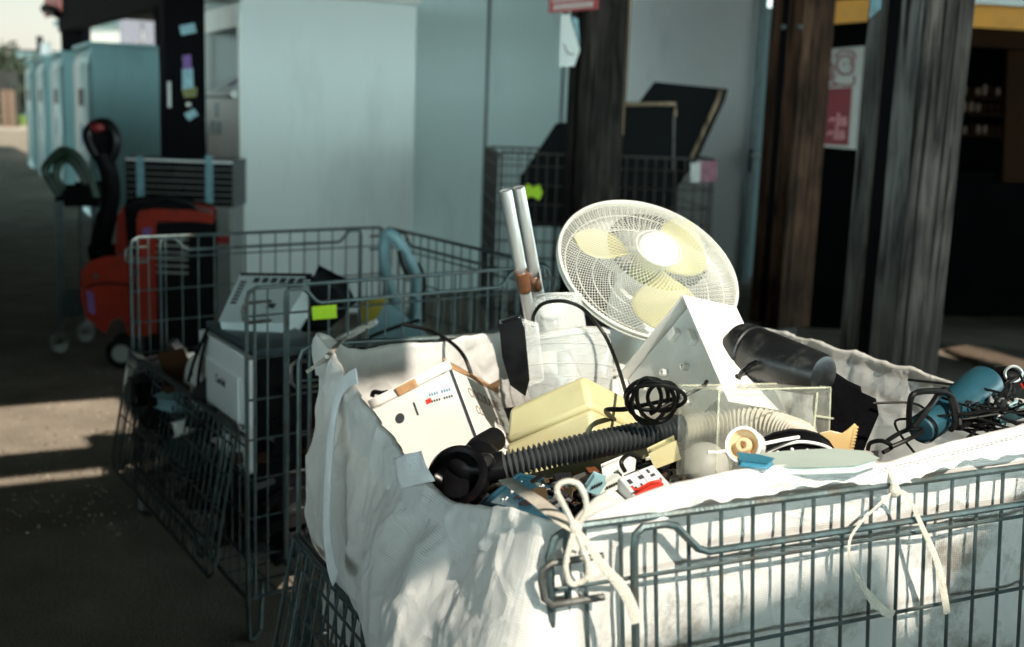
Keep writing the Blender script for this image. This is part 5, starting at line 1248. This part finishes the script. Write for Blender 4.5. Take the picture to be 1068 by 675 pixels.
# ---- container wall with door
wY = 9.7
n5 = ground(428, wY)
def vpt(u):     # point on the wall line seen in column u
    return at_plane(u, 150, n5, U).xy.to_3d()
cw = thing('storage_container', n5+V*2, 'grey-green storage container wall behind the timber post and the screens', 'container')
cols = [(428,505,'wall'), (505,583,'wall'), (583,646,'wall'), (646,790,'wall_pale')]
for i, (u0, u1, m_) in enumerate(cols):
    a_, c_ = vpt(u0), vpt(u1); MB().hexa(a_+Z*.02, (c_-a_)*.997, U*2.2, Z*2.9).build('wall_panel', m_, cw, smooth=False, bev=.006)
for u in (505, 583, 646):
    a_ = vpt(u); MB().hexa(a_-U*.006+Z*.02, V*.02, U*.05, Z*2.9).build('seam', 'seam', cw)
a_ = vpt(780); MB().hexa(a_-U*.03+Z*.02, V*.09, U*.03, Z*2.9).build('corner_post', mat('grey_blue_paint', (.25,.33,.34), .5), cw, bev=.006)
bd_ = thing('blue_door', vpt(790)+U*.3, 'pale blue door with lever handle beside the container', 'door')
a_ = vpt(788)+U*.25; MB().hexa(a_+Z*.02, V*.72, U*.06, Z*2.6).build('leaf', mat('pale_blue_paint', (.27,.43,.46), .45, 0, .06, 1.5), bd_, bev=.006)
hq = at_plane(782.5, 162, vpt(780)-U*.06, U)
MB().hexa(hq+Z*.06, V*.03, U*.03, -Z*.22).build('lock_plate', 'iron', bd_, bev=.004)
MB().tube([hq-U*.03, hq-U*.06, hq-U*.06+V*.20], .014, 8).build('lever', 'chrome', bd_)
lw = vpt(778)-U*.35; 
tag(MB().hexa(lw+V*.03, V*.45, U*.05, Z*1.17).build('leaning_board', 'wood_dark', base=lw, bev=.006), 'dark worn board leaning by the blue door', 'board')

# ---- wire cage at the back with screens
yb = 7.3
b0, b1 = P(519,158,yb), P(749,168,yb); zt_ = .5*(b0.z+b1.z)
dx = Vector((b1.x-b0.x, .12, 0))
bc0 = Vector((b0.x, yb, 0)); bcn = [bc0, bc0+dx, bc0+dx+Vector((-.1,1.0,0)), bc0+Vector((-.1,1.0,0))]
rc_ = cage(bcn, 'dark wire cage holding black screens behind the timber post', zt=zt_, zb=.2, wire='wire_dark', rs=1.35, left_open=False, gate=False, step=.06)
def scr(pts, Y, d, lab, mscr='blackg'):
    s_ = thing('screen', P(pts[0][0], pts[0][1], Y), lab, 'screen')
    pp = pxpoly(pts, Y); MB().prism(pp, d).build('casing', 'screen', s_, bev=.01)
    return s_, pp
s1, pp = scr([(683,87),(751,94),(748,105),(719,168),(694,200),(655,200),(668,107)], 7.75, Vector((.05,.07,.0)), 'large black flat screen tilted back, tallest in the rear cage')
MB().tube([P(751.5,94,7.745), P(748.5,105,7.745), P(719.5,167,7.745)], .012, 6).build('lit_edge', 'edge_sunlit', s1)  # warm strip painted where the sun catches the right edge
s2, pp = scr([(600,108),(705,107.5),(706,118),(703,240),(600,240)], 7.5, Vector((0,.09,0)), 'black flat screen with painted sunlit edge, upright in the rear cage')
MB().tube([P(602,109,7.49), P(704.5,108.5,7.49), P(704,121,7.49)], .013, 6).build('lit_edge', 'edge_sunlit', s2)  # sunlit top and right edge put in as colour
MB().tube([P(703,120,7.49), P(702,178,7.49)], .006, 6).build('lit_edge', 'steel_old', s2)
s3, pp = scr([(581,130),(612,128),(612,235),(538,235),(544,185)], 7.6, Vector((.03,.07,0)), 'black flat screen leaning left of the timber post')
MB().prism(pxpoly([(720,170),(748,167),(748,189),(720,191)], 7.28), Vector((0,.004,0))).build('label', mat('faded_pink_label', (.30,.12,.16), .6, 0, .3, 30), rc_)
MB().prism(pxpoly([(720,170),(731,169),(730,190),(720,191)], 7.275), Vector((0,.003,0))).build('label_edge', 'paper', rc_)
tg = MB(); tg.prism(pxpoly([(545,198),(551,193),(556,197),(562,194),(565,201),(562,208),(555,204),(547,207)], 7.27), Vector((0,.02,0)))
tg.build('tag', 'tag', rc_, bev=.006)

# ---- timber posts
def timber(p, wu, wv_, m1, m2, label, foot=.36, h=3.15, core='soot'):
    t = thing('timber_post', p, label, 'post')
    o_ = p - U*wu/2 - V*wv_/2
    MB().hexa(o_+Z*foot, U*wu*.44, V*wv_, Z*(h-foot)).build('board', m1, t, bev=.006)
    MB().hexa(o_+U*wu*.70+Z*foot, U*wu*.30, V*wv_*.96, Z*(h-foot)).build('board', m2, t, bev=.006)
    MB().hexa(o_+U*wu*.44+V*wv_*.06+Z*(foot+.02), U*wu*.26, V*wv_*.85, Z*(h-foot-.02)).build('spacer', core, t)
    MB().hexa(o_+U*wu*.2+V*wv_*.2+Z*.0, U*wu*.6, V*wv_*.6, Z*foot).build('post_shoe', 'iron', t)
    return t
tp1 = timber(ground(612, 6.4), .22, .235, 'wood_dark', 'wood_dark', 'dark timber post carrying a red sign and white paper')
tp2 = timber(ground(815, 6.9), .28, .235, 'wood_brown', 'wood_brown', 'brown timber post between the blue door and the poster')
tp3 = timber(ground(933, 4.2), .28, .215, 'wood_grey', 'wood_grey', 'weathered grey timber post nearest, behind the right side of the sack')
q1 = ground(612, 6.4)-U*.112
b = MB(); b.hexa(q1+V*.108-U*.004+Z*1.45, V*.012, U*.02, Z*.75); b.build('sunlit_edge', 'edge_sunlit', tp1)  # sun on the post's right edge, painted as a pale strip
b = MB()
for u in (817, 834): b.ball(at_plane(u, 28, ground(815,6.9)-U*.145, U), .016, n=10, m=6)
b.build('bolt', 'steel', tp2)
M['wood_skylit'] = wood_mat('skylit_timber', (.045,.046,.044), (.17,.165,.155))  # lighter copy of the grey timber, sky light put into the colour
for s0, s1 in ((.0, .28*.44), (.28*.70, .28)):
    MB().hexa(ground(933,4.2)-U*.14-V*.1075+U*(s0+.003)-V*.004+Z*.36, U*(s1-s0-.006), V*.0035, Z*2.79).build('skylit_face', 'wood_skylit', tp3)  # thin paler faces standing for sky light on the left sides
# paint runs at the top of the grey post
o3 = ground(933, 4.2)-U*.14-V*.1075
for (s0, s1, z0) in ((.03,.10,1.98), (.215,.27,1.92)):
    MB().prism([o3+U*s0-V*.0055+Z*(z0+.03), o3+U*s1-V*.0055+Z*z0, o3+U*s1-V*.0055+Z*2.6, o3+U*s0-V*.0055+Z*2.6], -V*.001).build('paint_patch', 'blue_tape', tp3)
# sign and paper on the dark post
yS = 6.22
sg = thing('red_sign', P(600, 6, yS), 'red sign with hatched white strip at the top of the dark post', 'sign')
MB().prism(pxpoly([(573,-14),(624,-18),(624,9),(573,13)], yS), Vector((0,.012,0))).build('board', 'sign_red', sg, bev=.003)
b = MB()
for i in range(17):
    u = 577+i*2.45; v0 = 12-.085*(u-573); b.prism(pxpoly([(u, v0-1), (u+1.3, v0-1.1), (u+2.6, v0-7.2), (u+1.3, v0-7.1)], yS-.002), Vector((0,.001,0)))
b.build('hatching', 'paper', sg, smooth=False)
b = MB(); b.prism(pxpoly([(576,2),(620,-2),(620,-3.5),(576,.5)], yS-.002), Vector((0,.001,0))); b.build('line', 'paper', sg, smooth=False)
pw = thing('pinned_paper', P(594, 40, 6.26), 'torn white paper in a sleeve pinned under the red sign', 'paper')
MB().prism(pxpoly([(585,16),(594,15),(605,52),(599,69),(583,70)], 6.26), Vector((0,.003,0))).build('sheet', 'bin_white', pw)
MB().prism(pxpoly([(596,17),(603,20),(605,48)], 6.258), Vector((0,.003,0))).build('sheet_corner', 'blue_tape', pw)
MB().tube(catmull([P(588,46,6.255), P(592,55,6.255), P(599,57,6.255)], 5), .004, 6).build('crease', 'ink_soft', pw)

# ---- snack stall on the right
ys = 8.6
sl0 = ground(806, ys); sr0 = ground(1180, ys)
stl = thing('dark_stall', ground(950, ys+.6), 'dark open stall with orange fascia behind the timber posts', 'stall')
wv = Vector((sr0.x-sl0.x, 0, 0))
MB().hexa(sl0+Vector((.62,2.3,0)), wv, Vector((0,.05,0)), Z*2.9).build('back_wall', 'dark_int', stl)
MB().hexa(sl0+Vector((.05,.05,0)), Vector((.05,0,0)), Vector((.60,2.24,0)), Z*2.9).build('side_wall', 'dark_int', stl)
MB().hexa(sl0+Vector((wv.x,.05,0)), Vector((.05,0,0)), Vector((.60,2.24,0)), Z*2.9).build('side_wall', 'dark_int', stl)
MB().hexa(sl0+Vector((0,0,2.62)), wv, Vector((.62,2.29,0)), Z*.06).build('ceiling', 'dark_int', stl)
pa, pb, pc_, pd = P(808,5,ys), P(922,-2,ys), P(922,20,ys), P(808,29,ys)
MB().prism([pa, pb, pc_, pd], Vector((0,.06,0))).build('fascia', 'orange_board', stl, bev=.004)
MB().prism([P(1000,4,ys), P(1090,9,ys), P(1090,32,ys), P(1000,27,ys)], Vector((0,.06,0))).build('fascia', 'orange_board', stl, bev=.004)
MB().prism([P(1000,28,ys+.03), P(1090,33,ys+.03), P(1090,52,ys+.03), P(1000,47,ys+.03)], Vector((0,.05,0))).build('lower_fascia', 'brown_board', stl, bev=.004)
MB().prism([P(1010,-8,ys-.1), P(1090,-4,ys-.1), P(1090,8,ys-.1), P(1010,3,ys-.1)], Vector((0,.6,.05))).build('roof_edge', 'bin_side', stl)
MB().prism([P(1052,50,ys+.2), P(1090,50,ys+.2), P(1090,190,ys+.2), P(1046,190,ys+.2)], Vector((0,.05,0))).build('door_panel', 'brown_board', stl)
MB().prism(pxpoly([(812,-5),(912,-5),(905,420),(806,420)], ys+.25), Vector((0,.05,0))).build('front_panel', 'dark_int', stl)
b = MB()
for v in (100, 117, 140): b.prism(pxpoly([(1000,v),(1046,v+1),(1046,v+4),(1000,v+3)], ys+.9), Vector((0,.3,0)))
b.build('shelf', 'brown_board', stl)
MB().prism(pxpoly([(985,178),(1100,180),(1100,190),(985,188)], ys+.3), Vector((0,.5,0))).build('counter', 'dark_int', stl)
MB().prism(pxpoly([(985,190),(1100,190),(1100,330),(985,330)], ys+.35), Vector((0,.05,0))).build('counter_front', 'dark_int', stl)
r3 = random.Random(9)
for k_, v in enumerate((99, 116, 139)):
    for i in range(6):
        u = 1003+i*7; hgt = r3.uniform(7,11)
        jar = MB(); c_ = P(u+2.5, v, ys+1.0); jr = 2.6*pxscale(c_); hh = hgt*pxscale(c_)
        jar.lathe([(.0001,0),(jr,.002),(jr,hh*.8),(jr*.7,hh*.88),(jr*.7,hh),(.0001,hh)], c_, Z, 14)
        tag(jar.build('jar', 'jar_amber' if r3.random() < .6 else 'brown_board', base=c_), ('small dull orange jar on the top shelf of the stall', 'small dull orange jar on the middle shelf of the stall', 'small dull orange jar on the bottom shelf of the stall')[k_], 'jar', ('jars on the top stall shelf', 'jars on the middle stall shelf', 'jars on the bottom stall shelf')[k_])
ps_ = thing('poster', P(880, 100, ys+.24), 'white poster with red line drawing and dark red panel between two posts', 'poster')
yq = ys+.24
MB().prism(pxpoly([(856,52),(902,48),(893,156),(846,152)], yq), Vector((0,.004,0))).build('sheet', 'paper_dim', ps_, smooth=False)
MB().prism(pxpoly([(853,93),(889,91),(885,152),(846,150)], yq-.003), Vector((0,.002,0))).build('red_panel', 'poster_red', ps_, smooth=False)
def pl_(pts, r_=.0065): return MB().tube(catmull([P(u, v, yq-.006) for u, v in pts], 5), r_, 6)
for pts in (((873,66),(876,60),(883,58),(889,62),(890,72),(886,77),(878,77),(873,72),(873,66)), ((871,60),(876,54),(884,53),(891,56),(892,62)), ((880,66),(881,68)), ((886,65),(887,67)), ((871,78),(869,86),(880,89),(890,88),(891,79)), ((862,62),(869,70),(866,82),(860,90)), ((860,90),(873,89))):
    pl_(pts).build('line_drawing', 'poster_red', ps_)
for i, s_ in enumerate(("els", "els")):
    text('lettering', s_, P(864-2*i, 132+14*i, yq-.006), P(900,119,yq)-P(870,121,yq), Z, .13, 'poster_pink', ps_, bold=.004)
# ---- rubber mat on the ground, right
mq = [at_z(u, v, .012) for u, v in ((985,366),(1020,361),(1090,372),(1090,396),(1040,390))]
mt_ = thing('rubber_mat', mq[0], 'brown perforated rubber mat lying in the sun at the stall', 'mat')
MB().prism(mq, Z*.02).build('sheet', 'mat_brown', mt_, smooth=False)
b = MB(); c_ = sum(mq, Vector())/5
for i in range(15):
    for j in range(9):
        p = mq[0].lerp(mq[1], .1+j*.09) + (mq[4]-mq[0])*(.06+i*.06) + Z*.022; b.box(p, .05, .02, .014, .6)
b.build('stud', 'mat_brown', mt_, smooth=False)
